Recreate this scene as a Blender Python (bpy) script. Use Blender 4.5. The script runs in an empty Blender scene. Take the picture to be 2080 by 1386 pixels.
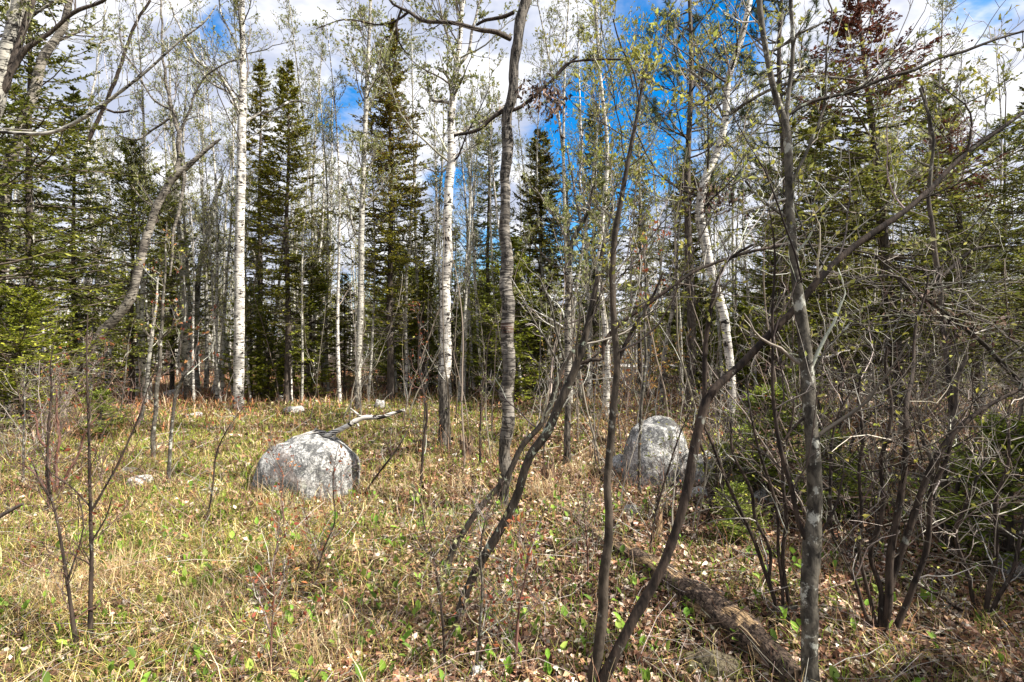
import bpy, math, random
import numpy as np
from mathutils import Vector

random.seed(7)
R = np.random.default_rng(11)
SC = bpy.context.scene
COL = SC.collection
F, CX, HY, EYE = 1135.0, 1040.0, 693.0, 1.6      # photo pixels: focal length, centre, horizon; eye height in metres

# ------------------------------------------------------------------ camera, sky, sun
cam_d = bpy.data.cameras.new('camera')
cam_d.sensor_width = 36.0
cam_d.lens = F / 2080 * 36.0
cam_d.clip_start = 0.05
cam_d.clip_end = 3000
cam = bpy.data.objects.new('camera', cam_d)
COL.objects.link(cam)
cam.location = (0, 0, EYE)
cam.rotation_euler = (math.radians(90), 0, 0)
SC.camera = cam
SC.view_settings.view_transform = 'Standard'
SC.view_settings.look = 'None'
SC.view_settings.exposure = 1.3
SC.view_settings.gamma = 1
SC.view_settings.use_curve_mapping = False

SUN_EL, SUN_AZ = math.radians(47), math.radians(108)     # azimuth clockwise from +Y
world = bpy.data.worlds.new('World')
SC.world = world
world.use_nodes = True


class NT:
    """tiny node helper"""
    def __init__(s, tree):
        s.t = tree
        s.n = tree.nodes
        s.l = tree.links
        s.n.clear()

    def node(s, kind, **kw):
        n = s.n.new(kind)
        ins = kw.pop('ins', {})
        for k, v in kw.items():
            setattr(n, k, v)
        for k, v in ins.items():
            if hasattr(v, 'is_output') or isinstance(v, bpy.types.NodeSocket):
                s.l.new(v, n.inputs[k])
            else:
                n.inputs[k].default_value = v
        return n

    def math(s, op, a, b=0.0, c=None, clamp=False):
        ins = {0: a, 1: b}
        if c is not None:
            ins[2] = c
        return s.node('ShaderNodeMath', operation=op, use_clamp=clamp, ins=ins).outputs[0]

    def mix(s, f, a, b, blend='MIX'):
        n = s.node('ShaderNodeMix', data_type='RGBA', blend_type=blend)
        for k, v in ((0, f), (6, a), (7, b)):
            if isinstance(v, bpy.types.NodeSocket):
                s.l.new(v, n.inputs[k])
            else:
                n.inputs[k].default_value = v if k == 0 else (v + (1,) if len(v) == 3 else v)
        return n.outputs[2]

    def step(s, v, lo, hi, a=0.0, b=1.0):
        return s.node('ShaderNodeMapRange', interpolation_type='SMOOTHSTEP',
                      ins={0: v, 1: lo, 2: hi, 3: a, 4: b}).outputs[0]

    def noise(s, vec, scale, detail=4, rough=0.55, dist=0.0):
        return s.node('ShaderNodeTexNoise', ins={'Vector': vec, 'Scale': scale, 'Detail': detail,
                                                 'Roughness': rough, 'Distortion': dist}).outputs[0]

    def mapping(s, vec, scale):
        return s.node('ShaderNodeMapping', ins={0: vec, 3: scale}).outputs[0]


w = NT(world.node_tree)
tc = w.node('ShaderNodeTexCoord').outputs['Generated']
sky = w.node('ShaderNodeTexSky', sky_type='NISHITA', sun_disc=False, sun_elevation=SUN_EL,
             sun_rotation=SUN_AZ, altitude=200, air_density=1.0, dust_density=0.3, ozone_density=2.5)
skyc = w.node('ShaderNodeHueSaturation', ins={'Saturation': 1.5, 'Value': 1.0, 'Color': sky.outputs[0]}).outputs[0]
dirn = w.node('ShaderNodeVectorMath', operation='NORMALIZE', ins={0: tc}).outputs[0]
sep = w.node('ShaderNodeSeparateXYZ', ins={0: dirn})
# clouds lie in a layer: stretch the direction towards the horizon
zz = w.math('ADD', w.math('MAXIMUM', sep.outputs[2], 0.0), 0.22)
cl = w.node('ShaderNodeCombineXYZ', ins={0: w.math('DIVIDE', sep.outputs[0], zz), 1: w.math('DIVIDE', sep.outputs[1], zz), 2: 0.37}).outputs[0]
n1 = w.noise(cl, 1.5, 7, 0.62, 0.35)
n2 = w.noise(cl, 5.0, 5, 0.6, 0.2)
cov = w.math('ADD', w.math('MULTIPLY', n1, 0.72), w.math('MULTIPLY', n2, 0.32))
cov = w.math('ADD', cov, 0.14)
for hx, hy, rad, amt in ((1340, 150, .14, .27), (1230, 330, .10, .28), (1640, 230, .07, .22), (1960, 300, .22, -.22), (1500, 60, .07, .2), (690, 250, .07, .24), (430, 70, .05, .22), (150, 250, .3, -.04), (1990, 10, .09, .32),
                         (975, 520, .06, .2), (930, 380, .05, .13), (1170, 480, .07, .2)):
    v = Vector((hx - CX, F, HY - hy)).normalized()
    dist = w.node('ShaderNodeVectorMath', operation='DISTANCE', ins={0: dirn, 1: v}).outputs['Value']
    cov = w.math('SUBTRACT', cov, w.step(dist, 0.0, rad * 1.7, amt, 0.0))
cmask = w.step(cov, 0.44, 0.62)
shade = w.noise(cl, 2.6, 5, 0.6, 0.0)
ccol = w.mix(w.step(shade, 0.40, 0.60), (2.6, 2.85, 3.6), (4.9, 4.9, 5.1))
skymix = w.mix(cmask, skyc, ccol)
bg = w.node('ShaderNodeBackground', ins={'Color': skymix, 'Strength': 0.1})
w.l.new(bg.outputs[0], w.node('ShaderNodeOutputWorld').inputs[0])

sun_d = bpy.data.lights.new('sun', 'SUN')
sun_d.energy = 5.0
sun_d.angle = math.radians(0.53)
sun_d.color = (1.0, 0.95, 0.87)
sun = bpy.data.objects.new('sun', sun_d)
COL.objects.link(sun)
sdir = Vector((math.sin(SUN_AZ) * math.cos(SUN_EL), math.cos(SUN_AZ) * math.cos(SUN_EL), math.sin(SUN_EL)))
sun.rotation_euler = sdir.to_track_quat('Z', 'Y').to_euler()
sun.location = (6, -6, 12)


# ------------------------------------------------------------------ helpers
def terrain(x, y):
    x = np.asarray(x, float)
    y = np.asarray(y, float)
    h = 0.035 * np.sin(x * 0.9 + 0.6) * np.cos(y * 0.7) + 0.03 * np.sin(x * 2.1 + y * 1.3) + 0.02 * np.sin(y * 2.9 - x * 1.7)
    h = h + 0.010 * np.sin(x * 9.3 + 2 * np.sin(y * 3.1)) * np.sin(y * 8.1 + 2 * np.sin(x * 2.7)) + 0.012 * np.sin(x * 5.1 - y * 4.3 + np.sin(x * 3))
    far = np.clip((np.hypot(x, y) - 45) / 60, 0, 1)
    h = h + far * far * 2.2 + np.clip(-x - 10, 0, 20) * 0.01
    h = h + 0.16 * np.exp(-((x - 2.2) ** 2 / 2.5 + (y - 11) ** 2 / 3.0))
    h = h - 0.10 * np.exp(-((x - 1.05) ** 2 / .10 + (y - 2.75) ** 2 / .25))
    return h


def ground(px, py):
    Y = EYE * F / (py - HY)
    for _ in range(12):
        x = (px - CX) / F * Y
        Y = 0.5 * Y + 0.5 * (EYE - float(terrain(x, Y))) * F / (py - HY)
    x = (px - CX) / F * Y
    return np.array([x, Y, float(terrain(x, Y))])


def P(px, py, Y):
    px = np.asarray(px, float); py = np.asarray(py, float); Y = np.asarray(Y, float) + 0 * px
    return np.stack([(px - CX) / F * Y, Y, EYE + (HY - py) / F * Y], -1)


class Geo:
    def __init__(s):
        s.v = []; s.q = []; s.t = []; s.c = []; s.n = 0

    def add(s, v, f, c=(0.5, 0.5, 0.5)):
        v = np.asarray(v, float).reshape(-1, 3)
        f = np.asarray(f, np.int64)
        c = np.asarray(c, float)
        if c.ndim == 1:
            c = np.broadcast_to(c, (len(v), 3))
        (s.q if f.shape[1] == 4 else s.t).append(f + s.n)
        s.v.append(v); s.c.append(c.reshape(-1, 3)); s.n += len(v)

    def mesh(s, name, mat, off=(0, 0, 0), smooth=True):
        v = np.concatenate(s.v) - np.asarray(off)
        c = np.concatenate(s.c)
        q = np.concatenate(s.q) if s.q else np.zeros((0, 4), np.int64)
        t = np.concatenate(s.t) if s.t else np.zeros((0, 3), np.int64)
        me = bpy.data.meshes.new(name)
        me.vertices.add(len(v)); me.vertices.foreach_set('co', v.astype(np.float32).ravel())
        li = np.concatenate([q.ravel(), t.ravel()]).astype(np.int32)
        me.loops.add(len(li)); me.loops.foreach_set('vertex_index', li)
        me.polygons.add(len(q) + len(t))
        ls = np.concatenate([np.arange(len(q)) * 4, len(q) * 4 + np.arange(len(t)) * 3]).astype(np.int32)
        me.polygons.foreach_set('loop_start', ls)
        me.polygons.foreach_set('use_smooth', np.full(len(ls), smooth, bool))
        a = me.attributes.new('Col', 'FLOAT_COLOR', 'POINT')
        a.data.foreach_set('color', np.concatenate([c, np.ones((len(c), 1))], 1).astype(np.float32).ravel())
        me.update(calc_edges=True)
        me.materials.append(mat)
        return me

    def build(s, name, mat, parent=None, off=(0, 0, 0), smooth=True, kind=None):
        if not s.v:
            return None
        o = bpy.data.objects.new(name, s.mesh(name, mat, off, smooth))
        COL.objects.link(o)
        if parent is not None:
            o.parent = parent
        if kind:
            o['kind'] = kind
        return o


def tag(o, label, cat, group=None):
    o['label'] = label; o['category'] = cat
    if group:
        o['group'] = group
    return o


def thing(name, label, cat, loc=(0, 0, 0), group=None):
    o = bpy.data.objects.new(name, None)
    o.empty_display_size = 0.2
    COL.objects.link(o)
    o.location = [float(a) for a in loc]
    return tag(o, label, cat, group)


def copy_tree(root, loc, rz, sc, label=None, group=None, tilt=(0, 0)):
    c = root.copy(); COL.objects.link(c)
    c.location = [float(a) for a in loc]
    c.rotation_euler = (tilt[0], tilt[1], rz)
    c.scale = (sc[0], sc[0], sc[1]) if isinstance(sc, tuple) else (sc, sc, sc)
    if label:
        c['label'] = label
    if group:
        c['group'] = group
    for ch in list(root.children):
        d = ch.copy(); COL.objects.link(d); d.parent = c
    return c


def nrm(a):
    return a / np.maximum(np.linalg.norm(a, axis=-1, keepdims=True), 1e-9)


def tube(g, pts, rad, sides=5, col=(0.5, 0.5, 0.5), rough=0.0, cap=False):
    """pts (N,K,3), rad (N,K) -> tubes"""
    pts = np.asarray(pts, float); rad = np.asarray(rad, float)
    if pts.ndim == 2:
        pts = pts[None]; rad = rad[None]
    N, K, _ = pts.shape
    t = nrm(np.gradient(pts, axis=1))
    md = nrm(pts[:, -1] - pts[:, 0])
    ref = np.where(np.abs(md[:, 2:3]) < 0.8, [[0, 0, 1.0]], [[1.0, 0, 0]])[:, None, :] + 0 * t
    a = nrm(np.cross(t, ref)); b = np.cross(t, a)
    th = np.arange(sides) * 2 * np.pi / sides
    rr = rad[:, :, None] + 0 * th[None, None]
    if rough > 0:
        w = R.normal(0, 1, (N, K, sides))
        w = (w + np.roll(w, 1, 2) + np.roll(w, 1, 1)) / 1.7
        rr = rr * (1 + rough * w)
    v = pts[:, :, None] + rr[..., None] * (np.cos(th)[None, None, :, None] * a[:, :, None] + np.sin(th)[None, None, :, None] * b[:, :, None])
    i = (np.arange(N) * K * sides)[:, None, None]
    k = (np.arange(K - 1) * sides)[None, :, None]
    s0 = np.arange(sides)[None, None]; s1 = (s0 + 1) % sides
    f = np.stack([i + k + s0, i + k + s1, i + k + sides + s1, i + k + sides + s0], -1).reshape(-1, 4)
    c = np.asarray(col, float)
    if c.ndim == 2 and c.shape[0] == N:
        c = np.repeat(c, K * sides, 0)
    elif c.ndim == 3:
        c = np.repeat(c.reshape(N * K, 3), sides, 0)
    g.add(v, f, c)
    if cap:
        for kk, fl in ((0, 1), (K - 1, -1)):
            ring = v[0, kk]
            cen = ring.mean(0) + t[0, kk] * (0.0 if fl == 1 else -0.25 * rad[0, kk])
            vv = np.vstack([ring, cen])
            ff = np.array([[j, (j + 1) % sides, sides][::fl] for j in range(sides)])
            g.add(vv, ff, c[:1].reshape(-1) if c.ndim > 1 else c)


def catmull(A, step):
    """smooth a polyline of rows (any columns), about one sample per step of the first 3 columns"""
    A = np.asarray(A, float)
    A = np.vstack([2 * A[0] - A[1], A, 2 * A[-1] - A[-2]])
    out = []
    for i in range(1, len(A) - 2):
        p0, p1, p2, p3 = A[i - 1:i + 3]
        n = max(2, int(np.linalg.norm(p2[:3] - p1[:3]) / step))
        t = (np.arange(n) / n)[:, None]
        out.append(0.5 * (2 * p1 + (p2 - p0) * t + (2 * p0 - 5 * p1 + 4 * p2 - p3) * t ** 2 + (3 * p1 - p0 - 3 * p2 + p3) * t ** 3))
    out.append(A[-2][None])
    return np.vstack(out)


def grow(org, d, L, r, K=6, wig=0.25, up=0.15, taper=0.25):
    N = len(org)
    d = nrm(d)
    seg = (L / (K - 1))[:, None]
    p = np.zeros((N, K, 3)); p[:, 0] = org
    for k in range(1, K):
        d = nrm(d + R.normal(0, wig, (N, 3)) + np.array([0, 0, up]))
        p[:, k] = p[:, k - 1] + d * seg
    rad = r[:, None] * np.linspace(1, taper, K)[None]
    return p, rad


def kids(p, rad, n, tmin=0.2, ang=0.8, lr=0.45, rr=0.5, L=None, flat=0.0):
    """origins, directions, lengths, radii of n children per polyline"""
    N, K, _ = p.shape
    t = R.uniform(tmin, 1.0, (N, n)) * (K - 1.001)
    i = t.astype(int); f = (t - i)[..., None]
    ii = np.arange(N)[:, None]
    a = p[ii, i]; b = p[ii, i + 1]
    org = a * (1 - f) + b * f
    d = nrm(b - a)
    rnd = R.normal(0, 1, (N, n, 3)); rnd[..., 2] *= (1 - flat)
    side = nrm(rnd - (rnd * d).sum(-1, keepdims=True) * d)
    an = R.normal(ang, 0.2, (N, n, 1))
    dd = d * np.cos(an) + side * np.sin(an)
    tot = np.linalg.norm(np.diff(p, axis=1), axis=2).sum(1) if L is None else L
    ln = tot[:, None] * lr * R.uniform(0.45, 1.2, (N, n)) * (1.15 - 0.6 * t / K)
    rk = np.minimum(rad[ii, i] * rr, 9)
    return org.reshape(-1, 3), dd.reshape(-1, 3), ln.ravel(), rk.ravel()


def pal(cols, n, var=0.15):
    cols = np.asarray(cols, float)
    c = cols[R.integers(0, len(cols), n)]
    return np.clip(c * R.lognormal(0, var, (n, 1)) * (1 + R.normal(0, 0.04, (n, 3))), 0.002, 0.95)


def leaves(g, cen, size, cols, aspect=0.5, dirs=None, hang=0.0, curl=0.25):
    """diamond leaves of two folded faces"""
    n = len(cen)
    if n == 0:
        return
    d = R.normal(0, 1, (n, 3)) if dirs is None else dirs + R.normal(0, 0.45, (n, 3))
    d[:, 2] -= hang
    d = nrm(d)
    s = nrm(np.cross(d, R.normal(0, 1, (n, 3))))
    nn = np.cross(d, s)
    L = (size * R.uniform(0.6, 1.25, n))[:, None]
    W = L * aspect * 0.5
    v = np.stack([cen, cen + d * L * 0.45 + s * W + nn * L * curl * R.uniform(0, 1, (n, 1)), cen + d * L, cen + d * L * 0.45 - s * W + nn * L * curl * R.uniform(0, 1, (n, 1))], 1)
    f = np.arange(n)[:, None] * 4
    f = np.concatenate([f + [[0, 1, 2]], f + [[0, 2, 3]]])
    g.add(v, f, np.repeat(cols, 4, 0))


# ------------------------------------------------------------------ materials
def new_mat(name):
    m = bpy.data.materials.new(name); m.use_nodes = True
    return m, NT(m.node_tree)


def finish(n, color, rough=0.8, bump=None, bstr=0.4, bdist=0.01, transl=0.0, spec=0.25):
    ins = {'Base Color': color, 'Roughness': rough, 'Specular IOR Level': spec}
    if bump is not None:
        ins['Normal'] = n.node('ShaderNodeBump', ins={'Strength': bstr, 'Distance': bdist, 'Height': bump}).outputs[0]
    b = n.node('ShaderNodeBsdfPrincipled', ins=ins).outputs[0]
    if transl > 0:
        t = n.node('ShaderNodeBsdfTranslucent', ins={0: color}).outputs[0]
        b = n.node('ShaderNodeMixShader', ins={0: transl, 1: b, 2: t}).outputs[0]
    n.l.new(b, n.node('ShaderNodeOutputMaterial').inputs[0])


def obj_vec(n):
    tcn = n.node('ShaderNodeTexCoord').outputs['Object']
    rnd = n.node('ShaderNodeObjectInfo').outputs['Random']
    return n.node('ShaderNodeVectorMath', operation='ADD', ins={0: tcn, 1: n.math('MULTIPLY', rnd, 37.0)}).outputs[0]


def col_attr(n):
    a = n.node('ShaderNodeAttribute', attribute_name='Col')
    return a.outputs['Color']


def mat_birch(name, light, grey, lent=0.6, knot=0.66):
    """Col.r = how much old dark fissured bark, Col.g = rusty peel"""
    m, n = new_mat(name)
    v = obj_vec(n)
    sp = n.node('ShaderNodeSeparateColor', ins={0: col_attr(n)})
    big = n.noise(n.mapping(v, (3, 3, 5)), 1.0, 4, 0.6)
    base = n.mix(n.step(big, 0.35, 0.68), light, grey)
    fine = n.noise(n.mapping(v, (20, 20, 150)), 1.0, 3, 0.7)
    base = n.mix(n.step(fine, 0.5, 0.75, 0, 0.35), base, (grey[0] * .6, grey[1] * .6, grey[2] * .6))
    ln = n.noise(n.mapping(v, (7, 7, 60)), 1.0, 3, 0.6, 0.3)
    base = n.mix(n.step(ln, lent, lent + 0.06), base, (0.035, 0.03, 0.026))
    kn = n.noise(n.mapping(v, (6, 6, 11)), 1.3, 4, 0.6, 0.8)
    base = n.mix(n.step(kn, knot, knot + 0.035), base, (0.018, 0.015, 0.013))
    fis = n.noise(n.mapping(v, (45, 45, 9)), 1.0, 4, 0.65, 0.5)
    old = n.mix(n.step(fis, 0.40, 0.60), (0.012, 0.01, 0.008), (0.15, 0.13, 0.105))
    f = n.step(n.math('ADD', sp.outputs[0], n.math('MULTIPLY', n.math('SUBTRACT', kn, 0.5), 1.3)), 0.35, 0.65)
    base = n.mix(f, base, old)
    rust = n.math('MULTIPLY', sp.outputs[1], n.step(ln, 0.40, 0.5))
    base = n.mix(rust, base, (0.22, 0.065, 0.025))
    h = n.math('ADD', n.math('MULTIPLY', fis, f), n.math('MULTIPLY', ln, -0.4))
    finish(n, base, 0.75, h, 0.6, 0.02)
    return m


def mat_bark(name, a, b, lich=(0.3, 0.32, 0.25), amt=0.6, vs=(30, 30, 8)):
    m, n = new_mat(name)
    v = obj_vec(n)
    f = n.noise(n.mapping(v, vs), 1.0, 5, 0.65, 0.4)
    base = n.mix(n.step(f, 0.35, 0.65), a, b)
    l1 = n.noise(v, 14.0, 5, 0.7, 0.3)
    base = n.mix(n.step(l1, amt, amt + 0.07, 0, 0.85), base, lich)
    finish(n, base, 0.85, f, 0.6, 0.012)
    return m


def mat_col(name, transl=0.0, rough=0.75, spec=0.2, nscale=0.0):
    m, n = new_mat(name)
    c = col_attr(n)
    if nscale:
        v = n.node('ShaderNodeTexCoord').outputs['Object']
        k = n.noise(v, nscale, 3, 0.6)
        c = n.mix(1.0, c, n.mix(k, (0.55, 0.55, 0.55), (1.5, 1.5, 1.5)), 'MULTIPLY')
    finish(n, c, rough, transl=transl, spec=spec)
    return m


M = {}
M['aspen_centre'] = mat_birch('dark_mottled_aspen_bark', (0.30, 0.27, 0.23), (0.07, 0.06, 0.05), 0.50, 0.54)
M['birch'] = mat_birch('white_birch_bark', (0.74, 0.70, 0.62), (0.40, 0.37, 0.33), 0.54, 0.575)
M['aspen'] = mat_birch('aspen_bark', (0.52, 0.49, 0.41), (0.26, 0.245, 0.21), 0.54, 0.59)
M['aspen_dark'] = mat_birch('weathered_aspen_bark', (0.38, 0.34, 0.28), (0.10, 0.085, 0.07), 0.51, 0.56)
M['grey'] = mat_bark('grey_smooth_bark', (0.028, 0.024, 0.019), (0.13, 0.115, 0.09), (0.44, 0.44, 0.38), 0.555, (22, 22, 14))
M['smooth'] = mat_bark('smooth_brown_bark', (0.026, 0.02, 0.014), (0.09, 0.07, 0.052), (0.25, 0.24, 0.2), 0.62, (14, 14, 9))
M['brown'] = mat_bark('brown_bark', (0.014, 0.01, 0.008), (0.065, 0.046, 0.034), (0.24, 0.24, 0.2), 0.62)
M['lichen'] = mat_bark('lichen_bark', (0.018, 0.014, 0.01), (0.075, 0.06, 0.045), (0.38, 0.42, 0.32), 0.59)
M['dark'] = mat_bark('dark_conifer_bark', (0.03, 0.024, 0.02), (0.12, 0.095, 0.075), (0.2, 0.2, 0.17), 0.66)
M['red'] = mat_bark('reddish_stem_bark', (0.07, 0.035, 0.025), (0.20, 0.10, 0.075), (0.3, 0.27, 0.22), 0.7)
M['twig'] = mat_col('twig_bark', 0, 0.7)
M['leaf'] = mat_col('young_leaf', 0.4, 0.6)
M['needle'] = mat_col('conifer_needles', 0.32, 0.55)
M['litter'] = mat_col('dry_leaf', 0.18, 0.7)
M['straw'] = mat_col('dry_grass', 0.25, 0.6)
M['plain'] = mat_col('dead_wood_colour', 0, 0.85, 0.15, 25)

# ground
gm, n = new_mat('forest_floor')
v = n.node('ShaderNodeTexCoord').outputs['Object']
vor = n.node('ShaderNodeTexVoronoi', feature='F1', ins={'Vector': v, 'Scale': 26.0})
sc_ = n.node('ShaderNodeSeparateColor', ins={0: vor.outputs['Color']})
c = n.mix(sc_.outputs[0], (0.02, 0.013, 0.008), (0.10, 0.06, 0.035))  # very dark base: shade in the gaps between leaves and blades, as colour
c = n.mix(n.step(sc_.outputs[1], 0.75, 0.95, 0, 0.6), c, (0.32, 0.23, 0.14))
c = n.mix(n.step(vor.outputs['Distance'], 0.3, 0.6), c, (0.03, 0.02, 0.013))
fine = n.noise(v, 90.0, 4, 0.7)
c = n.mix(1.0, c, n.mix(fine, (0.35, 0.35, 0.35), (1.5, 1.5, 1.5)), 'MULTIPLY')
patch = n.noise(v, 0.5, 4, 0.6)
c = n.mix(n.step(patch, 0.5, 0.66, 0, 0.55), c, n.mix(fine, (0.035, 0.05, 0.012), (0.14, 0.15, 0.05)))
finish(n, c, 0.9, n.math('ADD', vor.outputs['Distance'], fine), 0.8, 0.03)

rm, n = new_mat('granite_with_lichen')
v = obj_vec(n)
a = n.noise(v, 60.0, 5, 0.75)
b = n.noise(v, 7.0, 8, 0.75, 0.5)
c = n.mix(n.step(a, .38, .62), (0.18, 0.18, 0.175), (0.60, 0.585, 0.55))
stk = n.noise(n.mapping(v, (6, 6, 0.8)), 1.0, 5, 0.7, 0.6)
c = n.mix(n.step(stk, 0.53, 0.60, 0, 0.75), c, (0.035, 0.035, 0.036))
c = n.mix(n.step(b, 0.49, 0.55, 0, 0.8), c, n.mix(a, (0.02, 0.02, 0.02), (.14, .14, .14)))
k = n.noise(v, 34.0, 6, 0.78, 0.4)
c = n.mix(n.step(k, 0.52, 0.58, 0, 0.75), c, (0.05, 0.052, 0.05))
l = n.noise(n.mapping(v, (1, 1, 1.3)), 13, 8, 0.78, 0.6)
c = n.mix(n.step(l, 0.58, 0.64, 0, 0.75), c, (0.46, 0.47, 0.39))
pk = n.noise(v, 2.3, 3, 0.5)
c = n.mix(n.step(pk, 0.58, 0.75, 0, 0.4), c, (0.40, 0.31, 0.27))
finish(n, c, 0.88, n.math('ADD', b, n.math('MULTIPLY', a, 0.25)), 0.8, 0.03)
M['rock'] = rm

pm, n = new_mat('pale_lichen_rock')
v = obj_vec(n)
a = n.noise(v, 30.0, 5, 0.75)
c = n.mix(n.step(a, 0.35, 0.6), (0.10, 0.10, 0.095), (0.54, 0.52, 0.48))
l = n.noise(v, 12.0, 5, 0.7, 0.8)
c = n.mix(n.step(l, 0.60, 0.66, 0, 0.9), c, (0.05, 0.05, 0.05))
finish(n, c, 0.9, a, 0.7, 0.02)
M['pale'] = pm

wm, n = new_mat('rotting_log_wood')
v = n.node('ShaderNodeTexCoord').outputs['UV']
at = col_attr(n)
sp = n.node('ShaderNodeSeparateColor', ins={0: at})          # r = along (0..1), g = around (0..1)
cx_ = n.node('ShaderNodeCombineXYZ', ins={0: n.math('MULTIPLY', sp.outputs[0], 16.0), 1: n.math('MULTIPLY', sp.outputs[1], 46.0), 2: 0.0}).outputs[0]
g1 = n.noise(cx_, 1.0, 5, 0.65, 0.3)
ov = obj_vec(n)
g2 = n.noise(ov, 5.0, 5, 0.65, 0.4)
c = n.mix(n.step(g1, 0.36, 0.62), (0.035, 0.02, 0.012), (0.52, 0.35, 0.19))
c = n.mix(n.step(g2, 0.44, 0.5), c, n.mix(n.step(n.noise(ov, 45.0, 5, .75), .4, .6), (0.02, 0.013, 0.01), (0.17, 0.12, 0.085)))
g3 = n.noise(ov, 9.0, 4, 0.6)
c = n.mix(n.step(g3, 0.62, 0.7, 0, 0.6), c, (0.12, 0.12, 0.03))
finish(n, c, 0.9, g1, 1.0, 0.02)
M['rot'] = wm

mm, n = new_mat('moss_and_crumbs')
v = obj_vec(n)
a = n.noise(v, 40.0, 6, 0.8)
c = n.mix(n.step(a, .38, .62), (0.04, 0.03, 0.018), (0.30, 0.25, 0.16))
c = n.mix(n.step(n.noise(v, 7.0, 5, .7, .5), .5, .6, 0, .7), c, n.mix(a, (.04, .05, .012), (.26, .24, .09)))
finish(n, c, 0.95, a, 1.0, 0.03)
M['moss'] = mm
rd, n = new_mat('gravel_road')
v = n.node('ShaderNodeTexCoord').outputs['Object']
finish(n, n.mix(n.noise(v, 6.0, 6, 0.7), (0.24, 0.22, 0.2), (0.5, 0.47, 0.43)), 0.95)
M['road'] = rd

# ------------------------------------------------------------------ ground, road
def grid(x0, x1, y0, y1, nx, ny, lift=0.0, powr=1.0):
    xs = np.linspace(x0, x1, nx); u = np.linspace(0, 1, ny) ** powr
    ys = y0 + (y1 - y0) * u
    X, Y = np.meshgrid(xs, ys)
    Z = terrain(X, Y) + lift
    i = np.arange(nx * ny).reshape(ny, nx)
    f = np.stack([i[:-1, :-1], i[:-1, 1:], i[1:, 1:], i[1:, :-1]], -1).reshape(-1, 4)
    return np.stack([X, Y, Z], -1).reshape(-1, 3), f


gg = Geo()
xs = np.concatenate([np.linspace(-900, -45, 24)[:-1], np.linspace(-45, -14, 60)[:-1], np.linspace(-14, 14, 330), np.linspace(14, 45, 60)[1:], np.linspace(45, 900, 24)[1:]])
ys = np.concatenate([np.linspace(-300, -12, 12)[:-1], np.linspace(-12, 20, 360), np.linspace(20, 60, 60)[1:], np.linspace(60, 1500, 30)[1:]])
X, Y = np.meshgrid(xs, ys)
Z = terrain(X, Y)
i = np.arange(X.size).reshape(X.shape)
gg.add(np.stack([X, Y, Z], -1), np.stack([i[:-1, :-1], i[:-1, 1:], i[1:, 1:], i[1:, :-1]], -1).reshape(-1, 4))
gg.build('ground', gm, kind='structure')
rg = Geo()
v_, f_ = grid(-1, 14, 34, 37, 40, 8, 0.03)
rg.add(v_, f_)
rg.build('road', M['road'], kind='structure')

# ------------------------------------------------------------------ ground cover (nobody could count it)
def scatter(n, y0=1.5, y1=26.0, half=1.12, keep=None):
    Y = np.exp(R.uniform(np.log(y0), np.log(y1), n))
    x = R.uniform(-half, half, n) * (Y + 0.6)
    if keep is not None:
        px = CX + x / Y * F; py = HY + EYE / Y * F
        k = R.uniform(0, 1, n) < keep(px, py, x, Y)
        x, Y = x[k], Y[k]
    return x, Y


def blob(px, py, cx, cy, sx, sy):
    return np.exp(-((px - cx) / sx) ** 2 - ((py - cy) / sy) ** 2)


def wav(x, y, s, ph):
    return 0.5 + 0.5 * np.sin(x * s + ph + 1.7 * np.sin(y * s * 0.8 + ph)) * np.cos(y * s * 1.1 - ph + 1.3 * np.sin(x * s * 0.7))


def grass_w(px, py, x, y):
    d = 0.14 + 1.1 * blob(px, py, 560, 870, 330, 60) + 0.8 * blob(px, py, 960, 850, 230, 60) + 0.6 * blob(px, py, 260, 920, 320, 60) \
        + 0.42 * blob(px, py, 380, 1080, 600, 240) + 0.35 * blob(px, py, 1250, 900, 300, 60)
    return np.clip(d * (0.25 + 1.1 * wav(x, y, 2.2, 0.4)), 0, 1)


def straw_w(px, py, x, y):
    d = 0.12 + 0.85 * blob(px, py, 250, 1120, 560, 280) + 0.35 * blob(px, py, 800, 960, 420, 110) + 0.4 * blob(px, py, 600, 860, 600, 60)
    d = d * (1 - 0.6 * blob(px, py, 1400, 1250, 450, 300))
    return np.clip(d * (0.3 + 0.9 * wav(x, y, 3.1, 2.0)), 0, 1)


def litter_w(px, py, x, y):
    d = 0.24 + 1.0 * blob(px, py, 1350, 1180, 780, 380) + 0.5 * blob(px, py, 700, 1330, 600, 120) + 0.5 * blob(px, py, 600, 800, 250, 30) + 0.6 * blob(px, py, 1700, 1000, 400, 200)
    return np.clip(d * (0.55 + 0.6 * wav(x, y, 3.7, 5.0)), 0, 1)


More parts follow.
